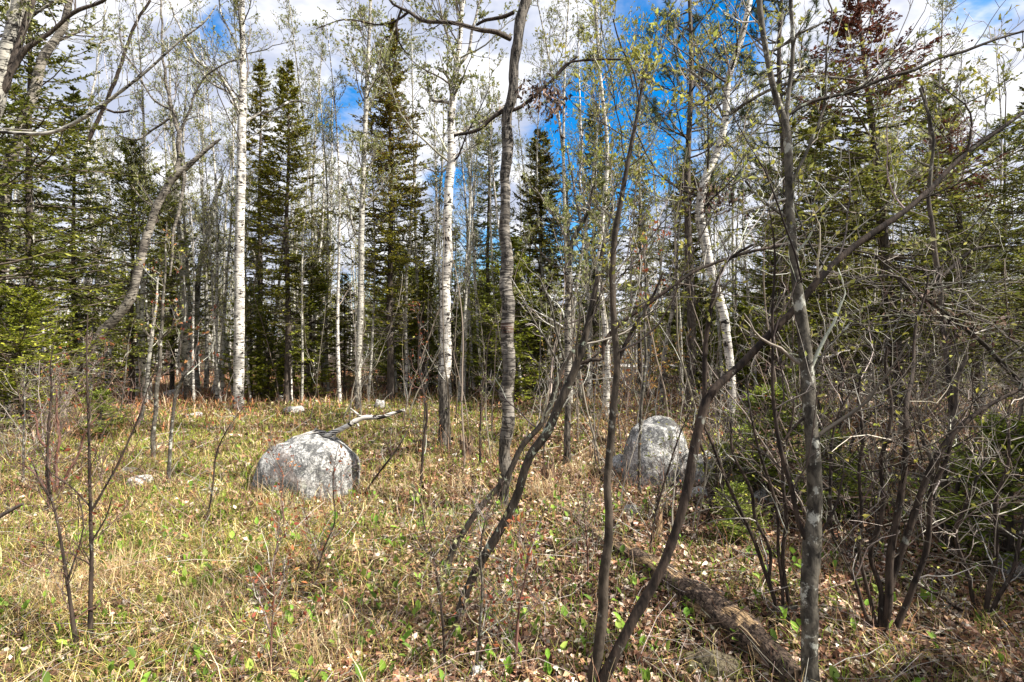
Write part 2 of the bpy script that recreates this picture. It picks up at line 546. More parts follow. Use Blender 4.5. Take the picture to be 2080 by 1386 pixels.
def blades(g, x, y, L, W, lean, cols, lift=0.0):
    n = len(x)
    z = terrain(x, y) + lift
    a = R.uniform(0, 2 * np.pi, n)
    h = np.stack([np.cos(a), np.sin(a), 0 * a], -1)
    s = np.stack([-np.sin(a), np.cos(a), 0 * a], -1)
    b = np.stack([x, y, z], -1)
    el1 = np.clip(R.normal(lean, 0.3, n), 0.03, 1.5)[:, None]
    el2 = el1 - np.abs(R.normal(0.5, 0.4, n))[:, None]
    up = np.array([[0, 0, 1.0]])
    m_ = b + (h * np.cos(el1) + up * np.sin(el1)) * L[:, None] * 0.5
    tdir = nrm(h * np.cos(el2) + up * np.sin(el2) + s * R.normal(0, 0.35, (n, 1)))
    t = m_ + tdir * L[:, None] * 0.5
    t[:, 2] = np.maximum(t[:, 2], z + 0.006)
    w_ = (W * 0.5)[:, None]
    v = np.stack([b - s * w_, b + s * w_, m_ - s * w_ * 0.8, m_ + s * w_ * 0.8, t], 1)
    i = np.arange(n)[:, None] * 5
    f = np.concatenate([i + [[0, 1, 3]], i + [[0, 3, 2]], i + [[2, 3, 4]]])
    g.add(v, f, np.repeat(cols, 5, 0))


# flat litter of fallen leaves
g = Geo()
x, y = scatter(250000, keep=litter_w)
nn_ = len(x)
cen = np.stack([x, y, terrain(x, y) + R.uniform(0.002, 0.045, nn_)], -1)
a = R.uniform(0, 2 * np.pi, nn_)
d = np.stack([np.cos(a), np.sin(a), R.normal(0, 0.6, nn_)], -1)
size = 0.052 * np.clip(y / 5, 0.75, 1.8)
cols = pal([(0.40, 0.26, 0.17), (0.24, 0.13, 0.08), (0.56, 0.41, 0.30), (0.11, 0.055, 0.035), (0.34, 0.18, 0.10), (0.17, 0.10, 0.065), (0.64, 0.53, 0.42), (0.07, 0.04, 0.027), (0.20, 0.10, 0.06)], nn_, 0.25) * (0.5 + 0.85 * wav(x, y, 6.1, 3.0) * (0.6 + 0.8 * wav(x, y, 17.0, 1.0)))[:, None]
dd = nrm(d)
s = nrm(np.cross(dd, np.array([[0, 0, 1.0]]) + R.normal(0, 0.35, (nn_, 3))))
nv = np.cross(dd, s)
L = (size * R.uniform(0.5, 1.3, nn_))[:, None]; W = L * R.uniform(0.25, 0.42, (nn_, 1))
c1 = R.uniform(-0.1, 0.5, (nn_, 1)); c2 = R.uniform(-0.1, 0.5, (nn_, 1))
v = np.stack([cen - dd * L * .5, cen + s * W - nv * L * c1 * .6, cen + dd * L * .5, cen - s * W - nv * L * c2 * .6], 1)
f = np.arange(nn_)[:, None] * 4
g.add(v, np.concatenate([f + [[0, 1, 2]], f + [[0, 2, 3]]]), np.repeat(cols, 4, 0))
o = g.build('leaf_litter', M['litter'], smooth=False, kind='stuff'); tag(o, 'layer of dry brown and tan fallen leaves covering the forest floor', 'leaf litter')

g = Geo()
x, y = scatter(235000, keep=straw_w)
k = np.clip(y / 5, 0.8, 2.2)
blades(g, x, y, R.uniform(0.07, 0.28, len(x)), 0.0046 * k * R.uniform(0.6, 1.4, len(x)), 0.28,
       pal([(0.46, 0.33, 0.11), (0.62, 0.47, 0.20), (0.25, 0.17, 0.06), (0.74, 0.60, 0.32), (0.24, 0.24, 0.05), (0.34, 0.18, 0.08)], len(x), 0.2) * (0.55 + 0.75 * wav(x, y, 5.3, 1.0) * (0.5 + 0.9 * wav(x, y, 15.0, 4.0)))[:, None], 0.012)
x, y = scatter(30000, 1.5, 14, keep=straw_w)
k = np.clip(y / 5, 0.8, 1.8)
blades(g, x, y, R.uniform(0.14, 0.32, len(x)), 0.0054 * k * R.uniform(0.6, 1.4, len(x)), 0.35,
       pal([(0.60, 0.46, 0.20), (0.74, 0.61, 0.34), (0.42, 0.28, 0.11)], len(x), 0.15), 0.02)
o = g.build('dry_grass', M['straw'], smooth=False, kind='stuff'); tag(o, 'matted straw coloured dead grass lying over the forest floor', 'dry grass')

g = Geo()
x, y = scatter(300000, y0=2, keep=grass_w, y1=22)
k = np.clip(y / 5, 0.8, 2.4)
blades(g, x, y, R.uniform(0.06, 0.17, len(x)), 0.0045 * k * R.uniform(0.6, 1.4, len(x)), 1.05,
       pal([(0.20, 0.30, 0.03), (0.30, 0.39, 0.04), (0.38, 0.43, 0.07), (0.11, 0.17, 0.02), (0.44, 0.42, 0.11)], len(x), 0.2))
o = g.build('green_grass', M['leaf'], smooth=False, kind='stuff'); tag(o, 'fresh green grass sprouting in sunny patches of the clearing', 'grass')

# little broad-leaved plants
g = Geo()
x, y = scatter(4400, 1.6, 15, keep=lambda px, py, x, y: np.clip(0.25 + 0.8 * blob(px, py, 650, 1150, 600, 260) + 0.5 * blob(px, py, 1300, 1150, 300, 200), 0, 1) * (0.3 + 0.8 * wav(x, y, 4, 1)))
for rep in range(3):
    k = R.uniform(0, 1, len(x)) < (1, 0.75, 0.4)[rep]
    xx = x[k] + R.normal(0, 0.012, k.sum()); yy = y[k] + R.normal(0, 0.012, k.sum()); m_ = len(xx)
    z = terrain(xx, yy); hgt = R.uniform(0.02, 0.11, m_)
    a = R.uniform(0, 2 * np.pi, m_); el = R.uniform(0.35, 1.35, m_)
    d = np.stack([np.cos(a) * np.cos(el), np.sin(a) * np.cos(el), np.sin(el)], -1)
    s = np.stack([-np.sin(a), np.cos(a), 0 * a], -1); nv = np.cross(d, s)
    b = np.stack([xx, yy, z + hgt], -1)
    L = (R.uniform(0.03, 0.07, m_))[:, None]; W = L * R.uniform(0.2, 0.34, (m_, 1)); q = nv * L * 0.14
    v = np.stack([b, b + d * L * .3 + s * W + q, b + d * L * .72 + s * W * .75 + q, b + d * L, b + d * L * .72 - s * W * .75 + q, b + d * L * .3 - s * W + q, b + d * L * .4, b + d * L * .7], 1)
    i = np.arange(m_)[:, None] * 8
    c = pal([(0.15, 0.27, 0.03), (0.24, 0.38, 0.05), (0.10, 0.17, 0.025), (0.32, 0.42, 0.08)], m_, 0.18)
    g.add(v, np.concatenate([i + [[0, 1, 6]], i + [[0, 6, 5]], i + [[7, 2, 3]], i + [[7, 3, 4]]]), np.repeat(c, 8, 0))
    g.add(v, np.concatenate([i + [[1, 2, 7, 6]], i + [[6, 7, 4, 5]]]), np.repeat(c, 8, 0))
    base = np.stack([xx, yy, z - 0.01], -1)
    tube(g, np.stack([base, b], 1), np.full((m_, 2), 0.0016), 3, c * 0.8)
o = g.build('broad_leaved_seedlings', M['leaf'], kind='stuff'); tag(o, 'scattered low woodland plants with oval bright green leaves', 'ground plants')

# dry stalks and fine twigs on the floor
g = Geo()
x, y = scatter(17000, 1.8, 24)
org = np.stack([x, y, terrain(x, y) - 0.01], -1); m_ = len(x)
d = R.normal(0, 0.25, (m_, 3)); d[:, 2] = 1
p, r = grow(org, d, R.uniform(0.08, 0.38, m_) * np.clip(y / 5, .6, 1.3), np.clip(0.0019 * y / 4, 0.0014, 0.004), 4, 0.22, 0.0, 0.5)
tube(g, p, r, 3, pal([(0.20, 0.10, 0.06), (0.34, 0.22, 0.13), (0.09, 0.05, 0.035), (0.42, 0.32, 0.2), (0.28, 0.13, 0.07)], m_))
x, y = scatter(8000, 1.6, 24)
m_ = len(x)
org = np.stack([x, y, terrain(x, y) + R.uniform(0.005, 0.04, m_)], -1)
d = R.normal(0, 1, (m_, 3)); d[:, 2] *= 0.08
p, r = grow(org, d, R.uniform(0.1, 0.6, m_), np.clip(0.0028 * y / 4, 0.002, 0.008), 4, 0.25, 0.0, 0.5)
p[:, :, 2] = np.maximum(p[:, :, 2], terrain(p[:, :, 0], p[:, :, 1]) + 0.003)
tube(g, p, r, 3, pal([(0.30, 0.26, 0.22), (0.45, 0.41, 0.35), (0.14, 0.10, 0.08), (0.20, 0.14, 0.1)], m_))
o = g.build('dry_stalks_and_sticks', M['twig'], kind='stuff'); tag(o, 'fine dead stalks and small sticks strewn over the forest floor', 'sticks')

# rusty dead bracken at the far edge of the clearing
g = Geo()
def brk(px, py, x, y):
    return np.clip(blob(px, py, 330, 800, 260, 38) + blob(px, py, 700, 775, 330, 26) + 0.6 * blob(px, py, 1330, 800, 320, 30) + 0.3 * blob(px, py, 150, 870, 150, 40), 0, 1) * (0.35 + 0.9 * wav(x, y, 1.9, 0.7))
x, y = scatter(70000, 8.5, 30, keep=brk)
m_ = len(x)
blades(g, x, y, R.uniform(0.1, 0.42, m_), 0.018 * R.uniform(0.5, 1.6, m_), 0.95,
       pal([(0.42, 0.17, 0.07), (0.30, 0.11, 0.05), (0.54, 0.28, 0.14), (0.62, 0.44, 0.28), (0.17, 0.08, 0.05)], m_, 0.2))
o = g.build('dead_bracken', M['litter'], smooth=False, kind='stuff'); tag(o, 'rust brown dead bracken and brush along the back of the clearing', 'bracken')


# ------------------------------------------------------------------ deciduous trees and saplings, traced
TW_GREY = [(0.12, 0.10, 0.08), (0.46, 0.43, 0.37), (0.07, 0.056, 0.045), (0.26, 0.23, 0.19)]
TW_DARK = [(0.03, 0.024, 0.02), (0.06, 0.048, 0.038), (0.12, 0.1, 0.08)]
TW_LIGHT = [(0.46, 0.42, 0.36), (0.28, 0.24, 0.20), (0.14, 0.115, 0.095)]
TW_RED = [(0.13, 0.075, 0.06), (0.22, 0.16, 0.125), (0.09, 0.06, 0.05)]
LF_PALE = [(0.24, 0.26, 0.09), (0.32, 0.33, 0.13), (0.17, 0.19, 0.06), (0.36, 0.35, 0.18)]
LF_YEL = [(0.40, 0.38, 0.07), (0.30, 0.31, 0.06), (0.48, 0.45, 0.12), (0.22, 0.23, 0.06)]
LF_RED = [(0.35, 0.12, 0.05), (0.42, 0.20, 0.08), (0.26, 0.07, 0.04)]
LF_DEAD = [(0.06, 0.04, 0.03), (0.16, 0.10, 0.07), (0.30, 0.22, 0.16), (0.03, 0.02, 0.018)]


def px_line(pts, Y0, step=0.07):
    """pixel polyline (px, py, width[, depth change]) at depth Y0 -> world points and radii"""
    A = []
    for p in pts:
        Yd = Y0 + (p[3] if len(p) > 3 else 0.0)
        q = P(p[0], p[1], Yd)
        A.append([q[0], q[1], q[2], p[2] * 0.46 * Yd / F / math.hypot(1, (p[0] - CX) / F)])
    A = catmull(A, step)
    return A[:, :3], np.maximum(A[:, 3], 0.0012)


def wiggle(p, amp):
    n = len(p)
    s = np.arange(n)
    off = np.zeros((n, 3))
    for k in range(4):
        f = R.uniform(0.08, 0.9); ph = R.uniform(0, 6.3, 3)
        off += np.sin(s[:, None] * f + ph) * amp / (1 + k)
    env = np.minimum(1, s / 4)[:, None]
    return p + off * env


def sub_twigs(gt, gl, p, r, n2, n3, tw, lf, lsize, nleaf, lr2=0.5, lr3=0.5, wig=0.22, up=0.12, ldens=1.0, aspect=0.5, rmin=0.0022, hang=0.0):
    """two more generations of twigs on polylines p, leaf buds on the last"""
    o, d, L, rr = kids(p, r, n2, 0.15, 0.75, lr2, 0.42)
    L = np.clip(L, 0.05, 2.0)
    p2, r2 = grow(o, d, L, np.clip(rr, rmin * 1.4, max(0.0042, rmin * 2.4)), 6, wig, up, 0.35)
    tube(gt, p2, r2, 4, pal(tw, len(p2)))
    pp, rr_ = p2, r2
    if n3:
        o, d, L, rr = kids(p2, r2, n3, 0.2, 0.7, lr3, 0.6)
        L = np.clip(L, 0.04, 0.8)
        p3, r3 = grow(o, d, L, np.maximum(rr, rmin), 4, wig * 1.1, up, 0.5)
        tube(gt, p3, r3, 3, pal(tw, len(p3)))
        pp, rr_ = p3, r3
    if nleaf:
        N, K, _ = pp.shape
        t = R.uniform(0.25, 1.0, (N, nleaf)) * (K - 1.001); t[:, 0] = K - 1.001
        i = t.astype(int); f = (t - i)[..., None]; ii = np.arange(N)[:, None]
        c = (pp[ii, i] * (1 - f) + pp[ii, i + 1] * f).reshape(-1, 3)
        dr = nrm(pp[ii, i + 1] - pp[ii, i]).reshape(-1, 3) * 0.8
        k = R.uniform(0, 1, len(c)) < ldens
        leaves(gl, c[k], lsize, pal(lf, k.sum(), 0.2), aspect, dr[k], hang)


def traced(name, cat, label, mat, pts, base=None, Y=None, limbs=(), auto=None, group=None, dark=None, tw=TW_GREY, lf=LF_PALE,
           lsize=0.05, nleaf=6, rough=0.04, wig=0.01, twl=(6, 4), rust=None, sides=12, ldens=1.0, aspect=0.5, hang=0.0, part='trunk', dead=None, rmin=None):
    """one tree: trunk traced from pixels, limbs traced, other branches grown"""
    if Y is None:
        b = ground(*(base or pts[0][:2])); Y = b[1]
    p, r = px_line(pts, Y, max(0.05, 0.008 * Y))
    loc = p[0].copy()
    gz = float(terrain(loc[0], loc[1]))
    if loc[2] < gz + 0.3:
        loc[2] = gz
        fl = np.clip(1 - (p[:, 2] - gz) / 0.25, 0, 1)
        r = r * (1 + 0.25 * fl ** 2)
        p = np.vstack([p[0] - [0, 0, 0.12], p]); r = np.concatenate([[r[0] * 1.1], r])
    root = thing(name, label, cat, loc, group)
    p = wiggle(p, wig * min(1, r[0] * 10))
    hh = p[:, 2] - gz
    dk = np.zeros(len(p))
    if dark:                                    # list of (z, darkness)
        dk = np.interp(hh, [a for a, _ in dark], [b_ for _, b_ in dark])
    ru = np.zeros(len(p))
    if rust:
        ru = np.clip(1 - np.abs(hh - rust[0]) / rust[1], 0, 1)
    kn = 1 + 0.05 * np.clip(R.normal(0, 1, len(p)), 0, 3) * (R.uniform(0, 1, len(p)) < 0.2)
    g = Geo(); tube(g, p, r * kn, sides, np.stack([dk, ru, 0 * dk], -1)[None], rough, cap=True)
    g.build(part, mat, root, loc)
    gt, gl = Geo(), Geo()
    P1, R1 = [], []
    for lm in limbs:
        o_ = dict(n2=6, n3=3)
        if isinstance(lm, dict):
            o_.update(lm); lpts = lm['pts']
        else:
            lpts = lm
        lp, lr_ = px_line(lpts, Y, 0.06)
        # start the limb on the trunk's own depth
        j = np.argmin(np.linalg.norm((p - lp[0])[:, [0, 2]], axis=1))
        lp[:, 1] += p[j, 1] - lp[0, 1]
        lp = wiggle(lp, 0.008)
        g = Geo(); tube(g, lp, lr_, 8, (0.25 if dark is None else 0.5, 0, 0), 0.05, cap=True)
        g.build('limb', o_.get('mat', mat), root, loc)
        idx = np.linspace(0, len(lp) - 1, 10).round().astype(int)
        if o_['n2']:
            sub_twigs(gt, gl, lp[idx][None], lr_[idx][None], o_['n2'], o_['n3'], tw, lf, lsize, nleaf, o_.get('lr2', 0.4), 0.5, ldens=o_.get('ldens', ldens), aspect=aspect, hang=hang, rmin=rmin or max(0.0013, 0.0003 * Y))
    if auto:
        n1, t0, t1, L1, el = auto[:5]
        upb = auto[5] if len(auto) > 5 else 0.12
        t = np.sort(R.uniform(t0, t1, n1)); idx = (t * (len(p) - 1)).astype(int)
        org = p[idx]
        az = R.uniform(0, 2 * np.pi, n1); e = R.normal(el, 0.25, n1)
        d = np.stack([np.cos(az) * np.cos(e), np.sin(az) * np.cos(e), np.sin(e)], -1)
        L = L1 * R.uniform(0.4, 1.15, n1) * (1.1 - 0.6 * (t - t0) / max(1e-3, t1 - t0))
        rb = np.clip(r[idx] * 0.32, 0.0025, 0.016)
        p1, r1 = grow(org, d, L, rb, 9, 0.16, upb, 0.3)
        for k in range(n1):
            g = Geo(); tube(g, p1[k], r1[k], 6, pal(tw, 1)[0], 0.04)
            g.build('branch', M['twig'], root, loc)
        sub_twigs(gt, gl, p1, r1, twl[0], twl[1], tw, lf, lsize, nleaf, ldens=ldens, aspect=aspect, hang=hang, rmin=rmin or max(0.0013, 0.0003 * Y))
    gt.build('twigs', M['twig'], root, loc, kind='stuff')
    gl.build('leaf_buds', M['leaf'], root, loc, smooth=False, kind='stuff')
    if dead:
        for (dx, dy, rx, ry, nd) in dead:
            c = P(R.normal(dx, rx, nd), R.normal(dy, ry, nd), Y + R.normal(0, 0.15, nd))
            g = Geo(); leaves(g, c, 0.055 * Y / 5, pal(LF_DEAD, nd, 0.3), 0.42, None, 1.3, 0.5)
            g.build('withered_leaves', M['litter'], root, loc, smooth=False, kind='stuff')
    return root


DK = [(0, 1.0), (0.5, 0.75), (1.3, 0.25), (2.5, 0.05), (9, 0.0)]
traced('birch_tree', 'tree', 'thick straight white birch standing left of the clearing behind the domed boulder', M['birch'],
       [(484, 838, 25), (485, 700, 24), (487, 520, 22), (490, 380, 21), (491, 250, 20), (493, 120, 14), (492, 0, 12), (494, -180, 9), (496, -380, 4)],
       dark=[(0, .8), (.35, .45), (.8, 0.1), (9, 0)],
       limbs=[[(489, 245, 9), (470, 190, 8, -.2), (440, 150, 7, -.3), (400, 120, 6, -.4), (350, 20, 4, -.5), (330, -60, 3, -.6)],
              [(487, 262, 8), (480, 215, 6, .3), (465, 190, 6, .5), (420, 160, 5, .8), (380, 90, 3, 1)],
              [(494, 250, 8), (520, 235, 7, .2), (560, 222, 6, .3), (600, 205, 5, .5), (640, 215, 2, .6)],
              [(492, 120, 6), (470, 70, 5), (450, 30, 4), (440, -40, 3)]],
       auto=(34, .45, .98, 2.2, .6), twl=(9, 5), tw=TW_DARK + TW_GREY)
traced('birch_tree', 'tree', 'slim pale aspen with a straight trunk, left of the tall brownish spruce', M['aspen'],
       [(727, 832, 17), (728, 740, 14), (732, 600, 14), (735, 480, 13), (738, 380, 11), (741, 250, 10), (748, 120, 8), (754, 0, 7), (758, -200, 4)],
       dark=[(0, .8), (.5, .5), (1.2, .3), (9, .1)],
       limbs=[[(734, 480, 6), (718, 465, 5), (705, 400, 4), (695, 380, 3)], [(740, 200, 5), (765, 150, 4), (800, 60, 3), (830, -30, 2)]],
       auto=(34, .35, .98, 1.6, .7), twl=(8, 5), lsize=.055)
traced('birch_tree', 'tree', 'white birch banded with black marks and a dark furrowed foot, left of centre', M['birch'],
       [(902, 905, 27), (903, 820, 25), (905, 700, 24), (906, 560, 22), (909, 460, 20), (914, 340, 19), (919, 220, 16), (926, 140, 14), (936, 60, 10), (945, -60, 8), (950, -260, 4)],
       dark=[(0, 1), (.9, .8), (1.25, .25), (2.0, .12), (9, .05)],
       limbs=[[(915, 278, 8), (930, 272, 9, .1), (960, 255, 8, .2), (1000, 235, 7, .2), (1025, 215, 6, .2)],
              [(918, 212, 9), (900, 205, 8), (880, 205, 7), (870, 190, 5), (850, 170, 4)],
              [(914, 340, 5), (890, 350, 4), (860, 340, 3)],
              [(926, 140, 8), (950, 110, 7), (960, 60, 6), (970, 20, 5), (990, -60, 4)]],
       auto=(34, .5, .98, 1.7, .6), twl=(8, 5), tw=TW_DARK + TW_GREY)
traced('aspen_tree', 'tree', 'dark mottled aspen at the centre with a black top and withered leaves on a branch', M['aspen_centre'],
       [(1021, 1032, 27), (1024, 980, 26), (1030, 850, 28), (1032, 740, 28), (1030, 620, 28), (1027, 500, 25), (1025, 420, 21), (1029, 330, 24), (1031, 240, 24), (1034, 220, 22), (1043, 170, 22), (1050, 80, 22), (1066, 10, 24), (1078, -60, 20), (1090, -220, 12), (1095, -400, 6)],
       dark=[(0, 1), (.45, .9), (.7, .42), (2.0, .36), (2.9, .42), (3.6, .45), (3.8, .85), (9, .9)], rust=(1.72, .03), rough=.08,
       limbs=[dict(pts=[(1036, 80, 12), (1010, 68, 11, -.1), (980, 62, 10, -.1), (930, 50, 9, -.1), (870, 45, 8, -.1), (830, 25, 7), (800, 10, 6), (780, -30, 5)], n2=16, mat=M['dark']),
              dict(pts=[(830, 25, 6), (800, 45, 5), (760, 50, 4), (700, 40, 3), (640, 60, 2)], n2=8, mat=M['brown']),
              dict(pts=[(815, 20, 6), (805, 50, 5), (812, 85, 4), (830, 110, 3)], n2=5, mat=M['brown']),
              dict(pts=[(1043, 25, 9), (1020, 35, 8), (990, 42, 7), (970, 52, 6)], n2=3, mat=M['brown']),
              dict(pts=[(1022, 225, 9), (1005, 238, 9), (970, 262, 8), (940, 272, 7), (925, 278, 6)], n2=4, mat=M['brown']),
              dict(pts=[(1040, 225, 9), (1060, 218, 8), (1090, 195, 7), (1120, 165, 6), (1145, 140, 6), (1172, 118, 5)], n2=6, mat=M['brown']),
              dict(pts=[(1120, 165, 5), (1150, 130, 5), (1190, 122, 5), (1250, 120, 4), (1275, 128, 4), (1290, 180, 3)], n2=8, mat=M['brown'])],
       auto=(14, .72, .98, 1.1, .4), twl=(6, 4), tw=TW_DARK, lsize=0.035,
       dead=[(1095, 185, 26, 14, 170), (1128, 220, 12, 20, 60), (1110, 205, 18, 18, 60)])
traced('birch_tree', 'tree', 'slender white birch leaning a little, right of the centre aspen', M['birch'],
       [(1231, 855, 15), (1233, 760, 14), (1229, 650, 12), (1213, 560, 9), (1222, 470, 11), (1232, 360, 9), (1230, 250, 8), (1216, 120, 8), (1210, 0, 7), (1205, -200, 4)],
       dark=[(0, .7), (.6, .2), (9, .1)], auto=(32, .35, .98, 1.5, .6), twl=(8, 5), lf=LF_YEL + LF_PALE,
       limbs=[[(1222, 470, 6), (1200, 430, 5), (1180, 380, 4), (1185, 260, 3)], [(1229, 610, 6), (1250, 590, 5), (1275, 575, 4)]])
traced('birch_tree', 'tree', 'white birch with a crooked leaning trunk behind the second boulder', M['birch'],
       [(1476, 925, 24), (1483, 830, 21), (1484, 740, 20), (1472, 650, 20), (1452, 580, 20), (1430, 480, 22), (1420, 430, 20), (1432, 370, 18), (1455, 310, 16), (1472, 240, 16), (1480, 170, 16), (1500, 90, 14), (1525, 0, 13), (1545, -120, 10), (1560, -300, 5)],
       dark=[(0, 1), (.5, .7), (.9, .15), (2.6, .15), (3, .4), (9, .2)],
       limbs=[dict(pts=[(1482, 232, 9), (1520, 208, 8, -.3), (1570, 180, 8, -.6), (1640, 158, 7, -.8), (1700, 158, 6, -1), (1770, 168, 4, -1)], n2=9, mat=M['aspen']),
              dict(pts=[(1470, 240, 7), (1440, 180, 7), (1400, 145, 6), (1380, 140, 5)], n2=6, mat=M['aspen'])],
       auto=(40, .4, .98, 1.9, .5), twl=(9, 5), lf=LF_YEL, lsize=.035, tw=TW_DARK + TW_GREY,
       dead=[(1440, 400, 36, 18, 150)])
# foreground grey stem
traced('maple_sapling', 'tree', 'smooth grey forked sapling with white lichen specks, nearest trunk at right', M['grey'],
       [(1650, 1420, 37), (1646, 1300, 37), (1640, 1200, 39), (1650, 1115, 43), (1658, 1040, 35), (1652, 940, 34), (1642, 820, 33), (1636, 700, 31), (1626, 620, 28), (1612, 540, 20), (1606, 470, 21), (1606, 380, 20), (1602, 300, 20), (1590, 245, 20)],
       limbs=[dict(pts=[(1592, 250, 18), (1572, 190, 15), (1557, 130, 14), (1545, 60, 13), (1538, -10, 12), (1532, -150, 8)], n2=6),
              dict(pts=[(1596, 245, 14), (1602, 180, 11), (1606, 90, 10), (1606, 0, 10), (1604, -150, 7)], n2=4),
              dict(pts=[(1610, 365, 10), (1635, 320, 8), (1660, 250, 7), (1675, 190, 6), (1682, 100, 5), (1690, 20, 4), (1660, -40, 3)], n2=8),
              dict(pts=[(1596, 440, 8), (1570, 425, 7), (1540, 405, 6), (1512, 365, 5)], n2=3),
              dict(pts=[(1560, 110, 8), (1590, 95, 6), (1620, 75, 6), (1660, 58, 5), (1700, 30, 3)], n2=5),
              dict(pts=[(1600, 235, 8), (1650, 205, 9), (1720, 190, 9), (1800, 160, 9), (1850, 145, 9), (1900, 120, 8), (1960, 105, 8), (2030, 82, 7), (2120, 60, 6)], n2=26, mat=M['lichen']),
              dict(pts=[(1645, 1110, 14), (1622, 1060, 12), (1608, 1000, 12), (1590, 930, 12), (1580, 850, 10), (1570, 760, 8), (1566, 640, 7), (1575, 520, 5), (1562, 420, 3)], n2=10, mat=M['brown']),
              dict(pts=[(1655, 1110, 9), (1680, 1060, 7), (1700, 1020, 6), (1720, 960, 4)], n2=4, mat=M['brown']),
              dict(pts=[(1645, 840, 7), (1620, 860, 6), (1590, 890, 5)], n2=0, mat=M['brown']),
              dict(pts=[(1648, 770, 7), (1670, 720, 6), (1700, 680, 5), (1740, 640, 3)], n2=5, mat=M['grey'])],
       tw=TW_GREY, lf=LF_YEL, lsize=.03, nleaf=2, ldens=.5, auto=(6, .3, .9, .7, .5), twl=(4, 3), sides=16, rough=.03)
# left side
traced('birch_tree', 'tree', 'broken leaning birch curving up to the right on the left side, with rusty wounds', M['aspen_dark'],
       [(122, 850, 24), (150, 760, 27), (190, 700, 26), (240, 640, 24), (272, 590, 22), (285, 530, 20), (300, 470, 19), (325, 410, 18), (352, 360, 18), (385, 335, 13), (412, 312, 10), (436, 291, 8), (448, 284, 3)],
       dark=[(0, .6), (.7, .15), (1.6, .6), (2.0, .2), (9, .3)],
       limbs=[dict(pts=[(356, 355, 14), (362, 330, 12), (363, 290, 12), (362, 265, 12), (350, 225, 10), (338, 170, 8), (330, 110, 6), (328, 40, 5), (325, -60, 3)], n2=22),
              dict(pts=[(362, 275, 8), (385, 230, 6), (400, 180, 5), (440, 140, 4), (480, 120, 2)], n2=9),
              dict(pts=[(350, 225, 6), (310, 200, 5), (280, 150, 4), (250, 100, 3), (240, 30, 2)], n2=10),
              dict(pts=[(345, 240, 6), (310, 265, 5), (280, 285, 5), (240, 275, 3)], n2=8),
              dict(pts=[(375, 345, 9), (365, 420, 8), (352, 480, 7), (345, 560, 5)], n2=4)],
       auto=(8, .6, .95, .9, .5), twl=(6, 4), tw=TW_DARK + TW_GREY)
traced('birch_tree', 'tree', 'white knotted birch with a kink at mid height, left of the broken leaning birch', M['birch'],
       [(150, 800, 18), (158, 700, 18), (172, 610, 18), (184, 555, 18), (196, 535, 14), (190, 480, 13), (184, 430, 12), (178, 385, 11), (172, 350, 10), (178, 300, 8), (180, 240, 6), (190, 170, 5), (205, 90, 4), (215, 0, 3)],
       dark=[(0, .5), (1.4, .5), (2.2, .5), (2.35, .1), (9, .1)], auto=(14, .6, .98, 1.0, .6), twl=(5, 4),
       limbs=[dict(pts=[(176, 290, 10), (200, 240, 10), (215, 210, 9), (235, 160, 9), (255, 100, 8), (275, 50, 7), (305, 0, 6)], n2=14, mat=M['brown'])])
traced('birch_tree', 'tree', 'thick pale birch trunk rising out of the frame at the top left corner', M['aspen'],
       [(-130, 700, 50), (-90, 520, 48), (-45, 340, 46), (-12, 220, 44), (18, 100, 42), (38, 20, 40), (60, -60, 38), (110, -250, 22)], Y=6.2,
       limbs=[dict(pts=[(-30, 210, 34), (5, 185, 22), (25, 130, 19), (40, 90, 18), (65, 0, 14), (80, -90, 8)], n2=5, mat=M['dark']),
              dict(pts=[(10, 180, 16), (40, 120, 16), (80, 85, 12), (120, 50, 10), (165, 25, 10), (215, -5, 8), (260, -40, 5)], n2=9, mat=M['dark']),
              dict(pts=[(-10, 75, 8), (30, 60, 9), (60, 35, 8), (105, 0, 6)], n2=2),
              dict(pts=[(154, 30, 5), (155, 0, 4), (150, -30, 3)], n2=0, mat=M['dark']),
              dict(pts=[(-20, 105, 6), (20, 92, 6), (35, 90, 5)], n2=0)], auto=(8, .7, .98, 1.2, .5), twl=(5, 4))
traced('birch_tree', 'tree', 'grey white aspen slanting up past the left spruces, top cut by the frame', M['aspen_dark'],
       [(-25, 860, 30), (-15, 700, 30), (0, 520, 30), (18, 340, 30), (42, 270, 28), (62, 200, 26), (88, 125, 24), (115, 75, 20), (135, 30, 18), (155, -60, 12), (175, -220, 6)],
       dark=[(0, .7), (3.0, .5), (4.4, .55), (5.0, .12), (9, .5)], auto=(10, .7, .98, 1.3, .5), twl=(6, 4))
traced('hanging_branch', 'branch', 'long pale branch sweeping in from the left edge and curving upward', M['aspen'],
       [(-60, 266, 9), (0, 268, 10), (60, 272, 11), (110, 268, 10), (160, 245, 10), (205, 215, 10), (240, 190, 8), (280, 160, 7), (325, 120, 6), (370, 80, 5), (415, 45, 4), (440, 10, 3)], Y=5.2,
       limbs=[dict(pts=[(205, 217, 7), (232, 228, 6), (262, 224, 5)], n2=2, mat=M['brown']), dict(pts=[(-30, 262, 4), (20, 262, 4), (70, 264, 3)], n2=0)],
       auto=(12, .4, .98, .7, .5), twl=(4, 3), lsize=.02, part='stem')
traced('birch_tree', 'tree', 'straight grey birch with two rising tops between the broken birch and white birch', M['aspen'],
       [(382, 812, 19), (378, 720, 18), (374, 640, 17), (372, 560, 15), (366, 480, 14), (360, 420, 12), (356, 340, 9), (350, 270, 7), (345, 180, 5), (342, 80, 3)],
       dark=[(0, .6), (2.2, .15), (9, .3)], auto=(18, .45, .98, 1.2, .6), twl=(5, 4))
